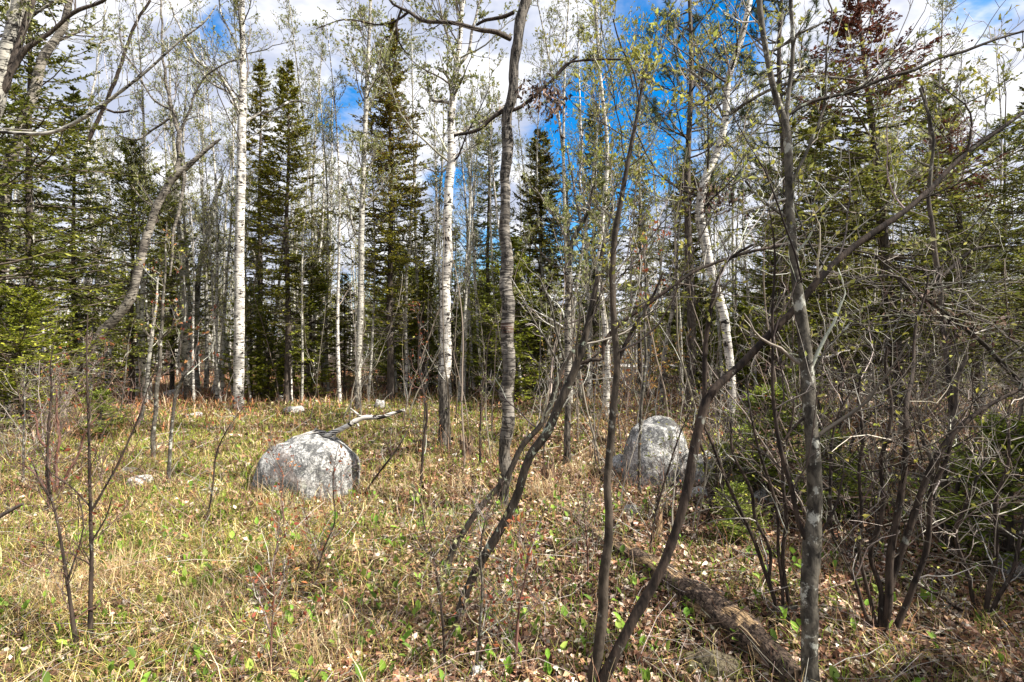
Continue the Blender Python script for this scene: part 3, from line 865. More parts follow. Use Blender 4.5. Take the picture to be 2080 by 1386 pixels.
traced('dead_birch', 'tree', 'dead birch with black shelf growths and a snapped top', M['aspen'],
       [(402, 800, 12), (398, 700, 12), (398, 620, 13), (404, 560, 12), (412, 515, 13), (424, 480, 14), (431, 440, 15), (436, 415, 11), (445, 385, 9), (452, 362, 6), (454, 352, 2)],
       dark=[(0, .5), (2.4, .1), (2.9, .5), (3.3, .7), (3.5, .1), (9, .2)], rough=.13, auto=(8, .4, .9, .5, .3), twl=(3, 2), nleaf=0)
traced('birch_snag', 'tree', 'short bright white birch snag leaning left beside the thick white birch', M['birch'],
       [(432, 805, 11), (440, 775, 14), (450, 740, 15), (457, 718, 12), (462, 690, 6)], dark=[(0, .1), (9, .1)], nleaf=0)
traced('birch_sapling', 'tree', 'thin white birch pole with a crooked top right of the thick white birch', M['birch'],
       [(541, 800, 10), (537, 740, 10), (533, 660, 8), (529, 610, 7), (524, 560, 7), (514, 510, 6), (503, 485, 5), (500, 460, 3)], dark=[(0, .1), (9, 0)], auto=(5, .6, .95, .6, .6), twl=(3, 3))
traced('birch_snag', 'tree', 'stout pale birch stub broken at chest height behind the domed boulder', M['aspen'],
       [(563, 803, 20), (570, 760, 18), (577, 705, 16), (580, 690, 6)], dark=[(0, .5), (.6, .1), (9, .1)], nleaf=0)
traced('birch_sapling', 'tree', 'crooked light grey sapling close right of the pale birch stub', M['birch'],
       [(580, 800, 8), (584, 740, 8), (588, 690, 8), (600, 660, 6), (604, 610, 5), (600, 540, 4), (606, 440, 3)], auto=(6, .5, .95, .7, .6), twl=(3, 3))
traced('birch_sapling', 'tree', 'thin white pole birch between the slim aspen and the banded birch', M['birch'],
       [(824, 808, 8), (825, 720, 8), (824, 620, 7), (828, 540, 7), (834, 460, 6), (842, 360, 5), (850, 260, 3)], auto=(12, .4, .95, .9, .7), twl=(4, 4))
traced('birch_sapling', 'tree', 'slender pale aspen pole just left of the banded birch', M['aspen'],
       [(866, 800, 8), (870, 700, 8), (876, 600, 7), (884, 500, 6), (893, 400, 5), (900, 300, 4), (902, 200, 3)], auto=(14, .4, .95, 1.0, .7), twl=(4, 4))
traced('alder_tree', 'tree', 'dark slender tree with a crooked dead top right of the centre aspen', M['aspen_dark'],
       [(1151, 945, 15), (1152, 870, 15), (1154, 780, 13), (1153, 680, 14), (1155, 590, 13), (1158, 520, 13), (1168, 480, 10), (1190, 440, 8), (1205, 380, 7)],
       dark=[(0, .9), (.8, .7), (1.4, .2), (2.5, .3), (2.7, .9), (9, .6)], auto=(14, .5, .98, 1.0, .4), twl=(6, 4), lf=LF_PALE,
       limbs=[[(1160, 500, 7), (1140, 460, 5), (1110, 420, 4), (1085, 380, 3)], [(1180, 455, 6), (1170, 400, 5), (1160, 350, 4), (1150, 300, 3)]])
traced('fallen_sapling', 'sapling', 'dark sapling leaning right past the centre aspen, upper of a crossing pair', M['lichen'],
       [(905, 1168, 14), (925, 1110, 13), (960, 1050, 14), (1000, 1005, 13), (1035, 960, 13), (1062, 905, 12), (1100, 860, 12), (1120, 820, 12), (1135, 760, 12), (1150, 735, 10), (1172, 705, 9), (1200, 690, 7)],
       limbs=[dict(pts=[(1137, 745, 6), (1110, 690, 5), (1090, 660, 4), (1060, 610, 3)], n2=10, mat=M['grey']),
              dict(pts=[(1148, 735, 6), (1135, 680, 5), (1122, 620, 4), (1095, 560, 3)], n2=10, mat=M['grey'])], nleaf=0, auto=(10, .6, .98, .6, .6), twl=(5, 3), part='stem')
traced('fallen_sapling', 'sapling', 'thick grey brown sapling leaning right in front of the centre aspen', M['lichen'],
       [(925, 1275, 20), (950, 1200, 20), (985, 1130, 20), (1030, 1050, 20), (1055, 995, 19), (1075, 930, 19), (1110, 880, 19), (1135, 820, 19), (1165, 755, 18), (1185, 700, 17), (1200, 640, 14), (1212, 580, 12), (1225, 500, 8), (1245, 420, 5)],
       limbs=[dict(pts=[(1165, 745, 9), (1200, 730, 8), (1222, 728, 8), (1228, 700, 10), (1262, 660, 9), (1310, 620, 8), (1350, 590, 8), (1430, 545, 7), (1500, 515, 7), (1560, 505, 7), (1640, 498, 6), (1720, 505, 5), (1790, 525, 4), (1825, 545, 3)], n2=22, mat=M['brown'])],
       nleaf=0, auto=(12, .6, .98, .7, .6), twl=(5, 3), part='stem')
traced('curved_sapling', 'sapling', 'tall smooth brown sapling snaking up right of centre from the front edge', M['smooth'],
       [(1200, 1392, 24), (1214, 1320, 24), (1224, 1230, 22), (1226, 1170, 23), (1236, 1110, 20), (1238, 1040, 17), (1233, 990, 17), (1240, 900, 17), (1247, 810, 16), (1253, 740, 15), (1246, 660, 14), (1243, 560, 14), (1250, 480, 13), (1266, 400, 11), (1280, 320, 10), (1290, 260, 8), (1300, 190, 6), (1310, 100, 4)],
       limbs=[dict(pts=[(1250, 745, 9), (1275, 690, 8), (1300, 650, 7), (1330, 600, 6), (1345, 560, 4)], n2=5, mat=M['brown']),
              dict(pts=[(1298, 210, 5), (1285, 150, 5), (1260, 100, 4), (1245, 40, 3)], n2=8)], tw=TW_GREY + TW_DARK, lf=LF_YEL, lsize=.028, nleaf=3, auto=(18, .55, .98, .9, .6), twl=(5, 4), part='stem')
traced('leaning_tree', 'tree', 'long dark stem leaning across the right half from the bottom to the right edge', M['brown'],
       [(1212, 1398, 24), (1260, 1310, 22), (1305, 1230, 22), (1345, 1150, 21), (1372, 1080, 21), (1393, 1000, 22), (1405, 930, 22), (1420, 870, 21), (1435, 815, 22), (1465, 775, 19), (1510, 735, 18), (1560, 685, 18), (1610, 632, 18), (1660, 570, 18), (1720, 515, 17), (1790, 460, 16), (1840, 425, 15), (1890, 385, 14), (1950, 325, 12), (2000, 285, 11), (2085, 225, 9), (2180, 150, 6)],
       limbs=[dict(pts=[(1432, 820, 13), (1430, 760, 12), (1440, 680, 11), (1445, 620, 10), (1455, 570, 9), (1480, 530, 7), (1530, 500, 6)], n2=7),
              dict(pts=[(1890, 385, 9), (1890, 340, 8), (1895, 290, 8), (1885, 230, 7), (1870, 175, 6)], n2=6, mat=M['grey']),
              dict(pts=[(1966, 310, 8), (1975, 250, 6), (1960, 210, 4), (1900, 170, 3)], n2=6)],
       auto=(14, .55, .98, .9, .5), twl=(5, 3), lf=LF_YEL, nleaf=2, lsize=.03, tw=TW_GREY + TW_DARK, part='stem')
traced('pole_sapling', 'sapling', 'thin pale stem standing in front of the second boulder', M['grey'],
       [(1300, 1010, 9), (1298, 940, 7), (1300, 880, 7), (1305, 800, 7), (1312, 720, 6), (1310, 640, 5), (1312, 560, 4), (1306, 470, 3)], lf=LF_RED, nleaf=1, auto=(8, .4, .95, .7, .6), twl=(4, 3), part='stem')
traced('thin_tree', 'tree', 'slim dark grey tree rising behind the second boulder', M['aspen_dark'],
       [(1342, 838, 10), (1346, 760, 10), (1354, 690, 9), (1366, 630, 9), (1372, 560, 7), (1378, 480, 5), (1385, 380, 3)], lf=LF_YEL, auto=(12, .3, .95, .9, .6), twl=(4, 4))
traced('pole_sapling', 'sapling', 'slender grey stem with a bend, left clearing, nearer of two standing together', M['grey'],
       [(340, 992, 11), (345, 930, 9), (348, 870, 8), (358, 800, 8), (372, 765, 8), (362, 735, 7), (368, 690, 6), (376, 640, 5), (374, 560, 4)], lf=LF_RED, nleaf=1, auto=(6, .5, .95, .6, .7), twl=(3, 3), part='stem')
traced('pole_sapling', 'sapling', 'slender grey stem dotted with orange leaves in the left clearing', M['grey'],
       [(310, 935, 11), (313, 870, 11), (318, 800, 10), (324, 740, 10), (326, 690, 9), (330, 640, 7), (335, 560, 5), (338, 450, 3)], lf=LF_RED + LF_YEL, nleaf=2, lsize=.045, auto=(8, .4, .95, .6, .6), twl=(3, 3), part='stem')
traced('pole_sapling', 'sapling', 'pale leaning pole just left of the orange dotted stem', M['aspen'],
       [(282, 868, 9), (295, 810, 9), (302, 740, 9), (308, 680, 8), (315, 640, 6), (322, 560, 4)], auto=(5, .5, .95, .5, .6), twl=(3, 3), part='stem')
traced('birch_sapling', 'tree', 'crooked pale birch sapling strung with red withered leaves at left', M['birch'],
       [(188, 760, 9), (200, 690, 10), (206, 640, 9), (212, 580, 8), (216, 530, 8), (224, 490, 7), (240, 455, 6), (258, 430, 4), (282, 395, 3)], lf=LF_RED, nleaf=1, lsize=.05, auto=(5, .4, .95, .5, .6), twl=(3, 2))
traced('red_leaved_sapling', 'sapling', 'near sapling at bottom left with a straight grey stem and few red leaves', M['brown'],
       [(183, 1305, 13), (184, 1230, 11), (186, 1150, 10), (184, 1080, 9), (184, 1020, 8), (182, 950, 8), (180, 880, 6), (178, 800, 5), (176, 720, 4), (178, 640, 3)],
       limbs=[dict(pts=[(185, 1040, 7), (215, 990, 6), (240, 945, 6), (262, 895, 5), (285, 840, 4), (300, 790, 3), (320, 740, 2)], n2=16), dict(pts=[(184, 1030, 5), (150, 990, 4), (110, 960, 4), (90, 920, 3)], n2=12),
              dict(pts=[(186, 1100, 5), (215, 1050, 4), (228, 1010, 3)], n2=8)],
       lf=LF_RED, nleaf=1, lsize=.03, ldens=.14, tw=TW_RED, auto=(14, .2, .95, .4, .7), twl=(5, 3), part='stem', rmin=.0012)
traced('red_leaved_sapling', 'sapling', 'leaning dark sapling left of the straight near one, forked low', M['brown'],
       [(156, 1318, 13), (148, 1260, 11), (138, 1190, 9), (128, 1130, 8), (115, 1060, 7), (100, 1000, 6), (95, 930, 5), (102, 860, 4)],
       limbs=[dict(pts=[(137, 1180, 7), (155, 1130, 5), (165, 1070, 4), (160, 1010, 3)], n2=4), dict(pts=[(105, 1020, 4), (80, 980, 4), (60, 940, 3)], n2=4)],
       lf=LF_RED, nleaf=1, lsize=.03, ldens=.14, tw=TW_RED, auto=(14, .15, .95, .4, .7), twl=(5, 3), part='stem', rmin=.0012)
traced('dark_stick', 'branch', 'short dark dead branch poking in at the left edge', M['dark'],
       [(-60, 1085, 14), (-10, 1055, 13), (20, 1038, 11), (47, 1024, 8)], Y=3.4, nleaf=0, part='stick')
for i, (pts, lab, mt, lf_) in enumerate([
        ([(855, 985, 8), (860, 900, 8), (868, 840, 7), (858, 790, 6), (850, 740, 5), (853, 660, 3)], 'twisted bare sapling in the clearing left of the banded birch', 'brown', LF_RED),
        ([(975, 950, 7), (976, 880, 6), (978, 800, 6), (985, 760, 5), (992, 690, 3)], 'bare stem just left of the centre aspen', 'brown', LF_PALE),
        ([(580, 1075, 5), (572, 1010, 5), (574, 960, 4), (556, 930, 2)], 'thin red twig rising in front of the domed boulder', 'red', LF_RED),
        ([(640, 1170, 5), (660, 1110, 5), (680, 1060, 4), (676, 990, 3), (680, 940, 2)], 'forked twig with a few orange leaves right of the boulder', 'brown', LF_RED),
        ([(420, 1060, 6), (432, 990, 6), (440, 920, 5), (470, 860, 3)], 'bare brown twig in the grass left of the boulder', 'brown', LF_RED),
        ([(548, 1372, 7), (552, 1290, 6), (556, 1210, 5), (556, 1150, 3)], 'dark red upright twig at the bottom left of centre', 'red', LF_RED),
        ([(1045, 1376, 9), (1050, 1290, 8), (1056, 1220, 7), (1066, 1180, 6), (1076, 1110, 4)], 'dark red stem at the bottom centre', 'red', LF_RED),
        ([(905, 1370, 9), (900, 1270, 8), (888, 1180, 7), (880, 1130, 5), (860, 1060, 3)], 'thin crooked stem at the bottom just left of centre', 'brown', LF_PALE),
        ([(965, 1370, 9), (975, 1270, 9), (980, 1190, 8), (975, 1120, 6), (985, 1060, 4)], 'grey stem at the bottom beside the leaning saplings', 'grey', LF_PALE),
        ([(1195, 1180, 5), (1192, 1100, 5), (1186, 1040, 3)], 'short upright stem right of the leaning saplings', 'red', LF_PALE),
        ([(1320, 1130, 8), (1330, 1050, 7), (1350, 980, 6), (1375, 900, 5), (1395, 850, 4)], 'thin dark stem leaning right before the second boulder', 'brown', LF_PALE),
        ([(100, 1045, 10), (95, 960, 9), (98, 880, 8), (104, 800, 8), (103, 740, 5)], 'grey stem amid the thicket at the left edge', 'brown', LF_RED),
        ([(47, 985, 8), (48, 900, 7), (50, 830, 6), (49, 780, 4)], 'pale thin stem at the far left', 'grey', LF_PALE),
        ([(735, 1010, 6), (770, 960, 6), (805, 915, 6), (820, 890, 3)], 'slanting bare stick right of the domed boulder', 'brown', LF_PALE),
        ([(245, 840, 5), (252, 780, 5), (258, 720, 4), (262, 690, 3)], 'slim tan stem before the bracken at left', 'grey', LF_RED),
        ([(1340, 1060, 16), (1336, 1040, 15), (1335, 1020, 10)], 'short grey stub stem beside the second boulder', 'brown', LF_PALE),
        ([(20, 860, 16), (18, 760, 14), (24, 680, 13), (28, 630, 12), (50, 600, 8), (66, 540, 7), (68, 450, 5), (66, 360, 3)], 'pale forked tree at the left edge among fir boughs', 'aspen', LF_PALE)]):
    pts = [(a_, b_, w_ * .75) for a_, b_, w_ in pts] + [(2 * pts[-1][0] - pts[-2][0] + 6, pts[-1][1] - 45, 1.2)]
    traced('bare_sapling', 'sapling', lab, M[mt], pts, lf=lf_, nleaf=1, ldens=.5, lsize=.03, auto=(16, .15, .97, .38, .7), twl=(4, 3), tw=TW_RED + TW_GREY, part='stem', sides=8, rmin=.0011)

# ------------------------------------------------------------------ multi-stem shrubs at the right
def traced_shrub(label, stems, mat='brown', n2=10, n3=4, lf=LF_YEL, nleaf=1, ldens=.3, base=None, tw=TW_GREY + TW_DARK, name='hazel_shrub'):
    b = ground(*(base or stems[0][0][:2])); Y = b[1]
    root = thing(name, label, 'shrub', b)
    gt, gl = Geo(), Geo()
    for st in stems:
        p, r = px_line(st, Y, 0.05)
        if abs(p[0, 2] - b[2]) < 0.35:
            p = np.vstack([p[0] - [0, 0, p[0, 2] - b[2] + 0.05], p]); r = np.concatenate([[r[0]], r])
        p = wiggle(p, 0.012)
        g = Geo(); tube(g, p, r, 8, (0.3, .3, .3), .05, cap=True)
        g.build('stem', M[mat], root, b)
        idx = np.linspace(2, len(p) - 1, 10).round().astype(int)
        sub_twigs(gt, gl, p[idx][None], np.maximum(r[idx], .004)[None], n2, n3, tw, lf, .03, nleaf, .42, .6, wig=.26, up=.04, ldens=ldens, rmin=.0012)
    gt.build('twigs', M['twig'], root, b, kind='stuff')
    gl.build('leaf_buds', M['leaf'], root, b, smooth=False, kind='stuff')
    return root


traced_shrub('large many-stemmed hazel shrub fanning out at the lower right', [
    [(1795, 1290, 22), (1800, 1150, 20), (1812, 1060, 18), (1830, 960, 16), (1838, 860, 14), (1850, 760, 10, .2), (1872, 640, 7, .3), (1890, 560, 4, .3)],
    [(1800, 1270, 18), (1825, 1150, 18), (1850, 1040, 17), (1880, 970, 16), (1930, 900, 15), (1985, 850, 13), (2050, 800, 10), (2120, 760, 7)],
    [(1790, 1270, 14), (1776, 1150, 12), (1784, 1050, 12), (1796, 940, 11), (1806, 800, 9), (1800, 700, 6)],
    [(1815, 1290, 18), (1850, 1180, 15), (1880, 1120, 14), (1893, 1050, 13), (1895, 1000, 12), (1925, 940, 10), (1945, 880, 8), (1990, 830, 6)],
    [(1780, 1280, 10), (1752, 1150, 9), (1750, 1040, 9), (1748, 900, 8), (1744, 760, 5)],
    [(1770, 1280, 10), (1720, 1150, 9), (1690, 1060, 8), (1686, 950, 8), (1700, 860, 6), (1730, 800, 4)]], n2=16, n3=5, tw=TW_GREY + TW_DARK + TW_DARK)
traced_shrub('tall thin-stemmed shrub just left of the nearest grey trunk', [
    [(1580, 1240, 9), (1540, 1130, 9), (1510, 1060, 8), (1480, 980, 8), (1450, 900, 7), (1420, 840, 5)],
    [(1575, 1240, 8), (1560, 1120, 8), (1530, 1020, 8), (1500, 940, 7), (1480, 860, 5)],
    [(1590, 1240, 9), (1585, 1130, 8), (1578, 1040, 8), (1540, 930, 7), (1530, 850, 6), (1520, 760, 4)],
    [(1600, 1240, 10), (1596, 1120, 10), (1594, 1020, 9), (1600, 900, 6), (1610, 800, 4)]], n2=9, n3=4)
traced_shrub('dark upright shrub in the shade at the right behind the hazel', [
    [(1925, 1120, 17), (1920, 1050, 17), (1922, 960, 16), (1928, 880, 14), (1945, 800, 11), (1960, 720, 8)],
    [(1935, 1120, 12), (1945, 1020, 12), (1970, 930, 11), (2000, 870, 9), (2040, 810, 6)],
    [(1915, 1120, 12), (1900, 1000, 11), (1880, 900, 10), (1860, 820, 7)],
    [(1940, 1120, 10), (1990, 1040, 10), (2040, 960, 9), (2080, 880, 7)]], mat='dark', n2=14, n3=5)
traced_shrub('bushy light twigged shrub at the lower right edge', [
    [(2000, 1260, 14), (2015, 1180, 13), (2020, 1100, 12), (2030, 1000, 10), (2045, 900, 8), (2060, 820, 5)],
    [(1990, 1260, 12), (1960, 1180, 11), (1950, 1100, 10), (1965, 1010, 9), (2000, 930, 6)],
    [(2010, 1260, 12), (2050, 1180, 11), (2070, 1090, 10), (2110, 1000, 8)],
    [(1985, 1270, 11), (1930, 1220, 10), (1890, 1200, 8), (1850, 1180, 6)]], n2=15, n3=5, tw=TW_LIGHT)
traced_shrub('low bare shrub between the leaning stem and nearest trunk', [
    [(1440, 1070, 9), (1436, 990, 8), (1428, 920, 7), (1410, 860, 4)], [(1450, 1070, 9), (1462, 1000, 8), (1490, 950, 6), (1520, 900, 4)],
    [(1445, 1070, 8), (1450, 980, 7), (1456, 900, 4)]], n2=8, n3=4)
traced_shrub('bare shrub with a dark cluster of stems behind the hazel, mid right', [
    [(1700, 960, 9), (1706, 880, 9), (1712, 800, 7), (1700, 700, 5)], [(1710, 960, 8), (1740, 880, 8), (1790, 820, 6), (1840, 790, 4)],
    [(1690, 960, 8), (1670, 880, 7), (1660, 800, 5)], [(1715, 960, 9), (1760, 910, 7), (1830, 880, 5)]], n2=14, n3=5)
traced_shrub('red twigged bush in the left foreground before the leaning birch', [
    [(108, 1010, 9), (100, 940, 8), (80, 880, 6), (60, 830, 4)], [(112, 1010, 9), (118, 930, 8), (120, 860, 6), (110, 790, 4)],
    [(116, 1010, 8), (150, 940, 7), (170, 890, 5), (200, 840, 3)], [(105, 1010, 8), (70, 960, 6), (40, 940, 4)]], mat='red', n2=9, n3=3, tw=TW_RED + TW_DARK, lf=LF_RED, ldens=.12, name='red_twigged_shrub')
traced_shrub('bushy bare shrub behind the leaning saplings near centre', [
    [(1118, 800, 6), (1100, 740, 5), (1070, 680, 4), (1050, 620, 3)], [(1122, 800, 6), (1130, 720, 5), (1125, 640, 4), (1110, 580, 3)], [(1125, 800, 5), (1165, 740, 4), (1210, 690, 3)]], mat='grey', n2=14, n3=4, nleaf=0, tw=TW_LIGHT)
# dead limb hung up in the shrubs
traced('dead_limb', 'branch', 'lichened dead limb slanting down to the right edge with a mass of pale twigs', M['lichen'],
       [(1805, 548, 7), (1850, 590, 8), (1900, 620, 9), (1950, 660, 10), (2000, 700, 12), (2040, 745, 13), (2085, 785, 14), (2160, 850, 16)], Y=4.4,
       limbs=[dict(pts=[(1690, 590, 3), (1740, 572, 4), (1810, 560, 5), (1880, 574, 5), (1960, 576, 4), (2040, 574, 3)], n2=16, mat=M['grey'], lr2=.3),
              dict(pts=[(1820, 560, 6), (1880, 610, 6), (1930, 670, 5), (1950, 740, 4), (1990, 800, 3)], n2=16, mat=M['grey']),
              dict(pts=[(1900, 620, 5), (1970, 640, 5), (2040, 680, 4), (2100, 730, 3)], n2=16, mat=M['grey']),
              dict(pts=[(1830, 570, 5), (1830, 640, 4), (1800, 700, 3), (1790, 760, 2)], n2=10, mat=M['grey'])],
       nleaf=0, auto=(36, .05, .9, .9, .2, -.02), twl=(6, 3), tw=TW_LIGHT, part='stem', dead=[(1880, 610, 45, 28, 90), (1970, 670, 40, 25, 110), (2050, 655, 18, 10, 30)])
# background tree standing among right-hand spruces
traced('bare_tree', 'tree', 'dark crooked bare tree among the right spruces with a dead side limb', M['dark'],
       [(1965, 1000, 13), (1940, 880, 13), (1925, 760, 13), (1915, 640, 13), (1905, 560, 13), (1895, 470, 12), (1885, 400, 10), (1893, 330, 9), (1888, 260, 8), (1875, 180, 7), (1868, 160, 5)],
       limbs=[dict(pts=[(1915, 560, 10), (1950, 530, 10), (1985, 505, 9), (2025, 500, 7)], n2=3)], auto=(16, .4, .95, 1.2, .3), twl=(7, 4), tw=TW_GREY, nleaf=1)


# ------------------------------------------------------------------ conifers
def spruce(name, label, H, Rad, seed, cb=0.1, dens=1.0, tint=(1, 1, 1), shape=0.85, droop=0.25, dead_low=0.25, cone=0.0, browntop=None, trunk_r=None, wid=0.021, dz=0.17, nb=5, lean=(0, 0)):
    rs = np.random.default_rng(seed)
    root = thing(name, label, 'tree')
    tr = trunk_r or H * 0.0085 + 0.012
    z = np.linspace(-0.1, H, 30)
    path = lambda q: np.stack([lean[0] * q / H + 0.02 * np.sin(q * 1.3 + seed), lean[1] * q / H + 0.02 * np.sin(q * 1.1 + seed * 2), q], -1)
    pts = path(z)
    g = Geo(); tube(g, pts, tr * (1 - 0.93 * np.clip(z / H, 0, 1)) + 0.004, 9, (0, 0, 0), 0.05, cap=True)
    g.build('trunk', M['dark'], root)
    zl = np.arange(cb * H, H * 0.985, dz * (0.6 + 0.4 * H / 9))
    zb = np.repeat(zl, nb) + rs.uniform(-0.07, 0.07, len(zl) * nb)
    zb = np.clip(zb, 0.04 * H, H * 0.985)
    t = zb / H
    N = len(zb)
    prof = np.minimum(1.0, (1 - t) * 1.9) ** shape * np.clip(0.55 + 1.6 * (t - cb), 0.55, 1.0)
    L = Rad * prof * rs.uniform(0.55, 1.15, N) + 0.05
    az = rs.uniform(0, 2 * np.pi, N)
    el0 = -droop + 0.95 * np.clip(t - 0.45, 0, 1) + rs.normal(0, 0.1, N)
    K = 7
    bp = np.zeros((N, K, 3)); bp[:, 0] = path(zb)
    el = el0.copy(); a_ = az.copy()
    for k in range(1, K):
        el = el + 0.07 + rs.normal(0, 0.05, N); a_ = a_ + rs.normal(0, 0.08, N)
        bp[:, k] = bp[:, k - 1] + (L / (K - 1))[:, None] * np.stack([np.cos(a_) * np.cos(el), np.sin(a_) * np.cos(el), np.sin(el)], -1)
    br = np.clip(0.006 + 0.008 * L, 0.003, 0.03)[:, None] * np.linspace(1, 0.25, K)
    g = Geo(); tube(g, bp, br, 4, rs.uniform(0.5, 1.2, (N, 1)) * np.array([[0.12, 0.095, 0.075]]))
    # laterals
    nl = max(6, int(14 * dens)); Rad *= 1.0
    s = rs.uniform(0.12, 1.0, (N, nl)); s[:, 0] = 0.99
    q = s * (K - 1.001); i = q.astype(int); f = (q - i)[..., None]; ii = np.arange(N)[:, None]
    o = bp[ii, i] * (1 - f) + bp[ii, i + 1] * f
    d = nrm(bp[ii, i + 1] - bp[ii, i])
    side = nrm(np.cross(d, np.array([0, 0, 1.0])[None, None])) * np.where(rs.uniform(0, 1, (N, nl, 1)) < .5, 1, -1)
    an = rs.normal(0.85, 0.15, (N, nl, 1)); an[:, 0] = 0.05
    ld = nrm(d * np.cos(an) + side * np.sin(an) + rs.normal(0, 0.12, (N, nl, 3)) + np.array([0, 0, -0.06]))
    LL = (0.08 + 0.36 * L[:, None] * (1.05 - s)) * rs.uniform(0.5, 1.2, (N, nl))
    alive = rs.uniform(0, 1, (N, nl)) < np.clip((t[:, None] - dead_low * 0.6) / 0.18 + 0.25 + 0.35 * s, 0.05, 1)
    o2 = o[alive]; l2 = ld[alive]; LL2 = LL[alive]; tt = np.broadcast_to(t[:, None], (N, nl))[alive]
    # bare laterals
    ob = o[~alive]; lb = ld[~alive]; Lb = LL[~alive]
    if len(ob):
        tube(g, np.stack([ob, ob + lb * Lb[:, None] * .5 + [0, 0, .01], ob + lb * Lb[:, None]], 1), np.full((len(ob), 3), 0.0025), 3, (0.24, 0.21, 0.18))
    tube(g, np.stack([o2, o2 + l2 * LL2[:, None]], 1), np.full((len(o2), 2), 0.0025), 3, (0.12, 0.09, 0.06))
    g.build('branches', M['twig'], root, kind='stuff')
    # shoots with needles along every lateral
    ns = 9
    m_ = len(o2)
    u = np.tile(np.linspace(0.08, 1.0, ns), (m_, 1)) + rs.normal(0, 0.03, (m_, ns))
    c = (o2[:, None] + l2[:, None] * (LL2[:, None] * u)[..., None]).reshape(-1, 3)
    ldr = np.repeat(l2, ns, 0)
    sd = nrm(np.cross(ldr, np.array([[0, 0, 1.0]]))) * np.where(np.arange(m_ * ns) % 2 == 0, 1, -1)[:, None]
    aa = rs.normal(0.7, 0.25, (m_ * ns, 1))
    dd = nrm(ldr * np.cos(aa) + sd * np.sin(aa) + rs.normal(0, 0.22, (m_ * ns, 3)))
    sl = np.repeat(np.clip(LL2 * 0.42, 0.045, 0.13), ns) * (1.15 - 0.6 * u.ravel()) * rs.uniform(0.6, 1.3, m_ * ns)
    w_ = wid * rs.uniform(0.7, 1.4, m_ * ns)
    ax = nrm(np.cross(dd, rs.normal(0, 0.5, (m_ * ns, 3)) + np.array([[0, 0, 1.0]])))
    v = np.stack([c, c + dd * (sl * .4)[:, None] + ax * w_[:, None], c + dd * sl[:, None], c + dd * (sl * .4)[:, None] - ax * w_[:, None]], 1)
    basec = np.array([[0.11, 0.13, 0.026], [0.16, 0.175, 0.034], [0.21, 0.215, 0.045], [0.06, 0.075, 0.018]])
    cc = basec[rs.integers(0, 4, m_ * ns)] * np.array(tint) * rs.lognormal(0, 0.2, (m_ * ns, 1))
    tr_ = np.repeat(tt, ns)
    if cone > 0:
        k = rs.uniform(0, 1, m_ * ns) < cone * np.clip((tr_ - 0.35) * 3, 0, 1) * np.clip(1.6 - tr_, 0, 1)
        cc[k] = np.array([0.15, 0.095, 0.03]) * rs.uniform(0.6, 1.4, (k.sum(), 1))
    if browntop:
        k = (tr_ + rs.normal(0, 0.03, m_ * ns) > browntop[0]) & (tr_ < browntop[1])
        cc[k] = np.array([0.12, 0.045, 0.03]) * rs.uniform(0.6, 1.5, (k.sum(), 1))
        drop = k & (rs.uniform(0, 1, m_ * ns) < 0.45)
        v = v[~drop]; cc = cc[~drop]
    fi = np.arange(len(v))[:, None] * 4 + np.array([[0, 1, 2, 3]])
    g = Geo(); g.add(v, fi, np.repeat(cc, 4, 0)); g.build('needles', M['needle'], root, smooth=False, kind='stuff')
    return root


def put(root, px, base_y, rz=0.0, s=1.0, depth=None):
    b = ground(px, base_y) if depth is None else np.array([(px - CX) / F * depth, depth, float(terrain((px - CX) / F * depth, depth))])
    root.location = [float(q) for q in b]; root.rotation_euler = (0, 0, rz)
    root.scale = (s, s, s)
    return root


def hgt(top_y, Y):
    return EYE + (HY - top_y) / F * Y


OLIVE = (1.4, 1.2, .75)
# singled out conifers
A = spruce('spruce_tree', 'narrow spruce directly right of the thick white birch, left of a twin spruce', hgt(112, 17), 1.0, 3, cb=.08, droop=.3, tint=(1.5, 1.3, .8), cone=.2, dens=1.0, dead_low=.35); put(A, 528, 0, 0, 1, 17)
B = spruce('spruce_tree', 'spruce with bare lower trunk, right one of the twin spruces behind the white birch', hgt(120, 14.5), 1.3, 5, cb=.2, droop=.08, tint=(1.5, 1.35, .8), cone=.15, dens=1.0, nb=5, dead_low=.4); put(B, 584, 0, 1, 1, 14.5)
Cc = spruce('spruce_tree', 'tall spruce laden with golden brown cones between the slim aspen and banded birch', hgt(30, 15), 1.4, 9, cb=.15, droop=.12, tint=(1.5, 1.3, .75), cone=.5, dens=1.2, nb=6, dead_low=.4); put(Cc, 793, 0, 2, 1, 15)
D = spruce('spruce_tree', 'thin sparse spruce left behind the centre aspen', hgt(225, 17), .8, 12, cb=.25, droop=.2, dens=.7); put(D, 992, 0, 0, 1, 17)
E = spruce('spruce_tree', 'pointed dark spruce against blue sky right of the centre aspen', hgt(258, 15.5), 1.35, 15, cb=.1, droop=.2, cone=.2, dens=1.3, nb=6, tint=(1.2, 1.1, .8)); put(E, 1098, 0, 0, 1, 15.5)
G = spruce('spruce_tree', 'dark spruce behind the slender leaning birch', hgt(210, 17), 1.3, 18, cb=.08, droop=.2); put(G, 1208, 0, 0, 1, 17)
Hh = spruce('spruce_tree', 'huge spruce at the right with a reddish brown dead top', hgt(-60, 10.5), 2.7, 21, cb=.10, droop=.15, dens=1.5, dead_low=.25, browntop=(.68, .93), trunk_r=.145, nb=6, lean=(-.9, 0), dz=.24, tint=(1.1, 1.05, .9)); put(Hh, 1835, 0, 0, 1, 10.5)
I1 = spruce('spruce_tree', 'towering dark spruce at the left edge rising out of the frame', hgt(-130, 11.5), 2.2, 24, cb=.05, droop=.12, dens=1.2, dead_low=.1, dz=.27, tint=(1.2, 1.15, .9)); put(I1, 60, 0, 0, 1, 11.5)
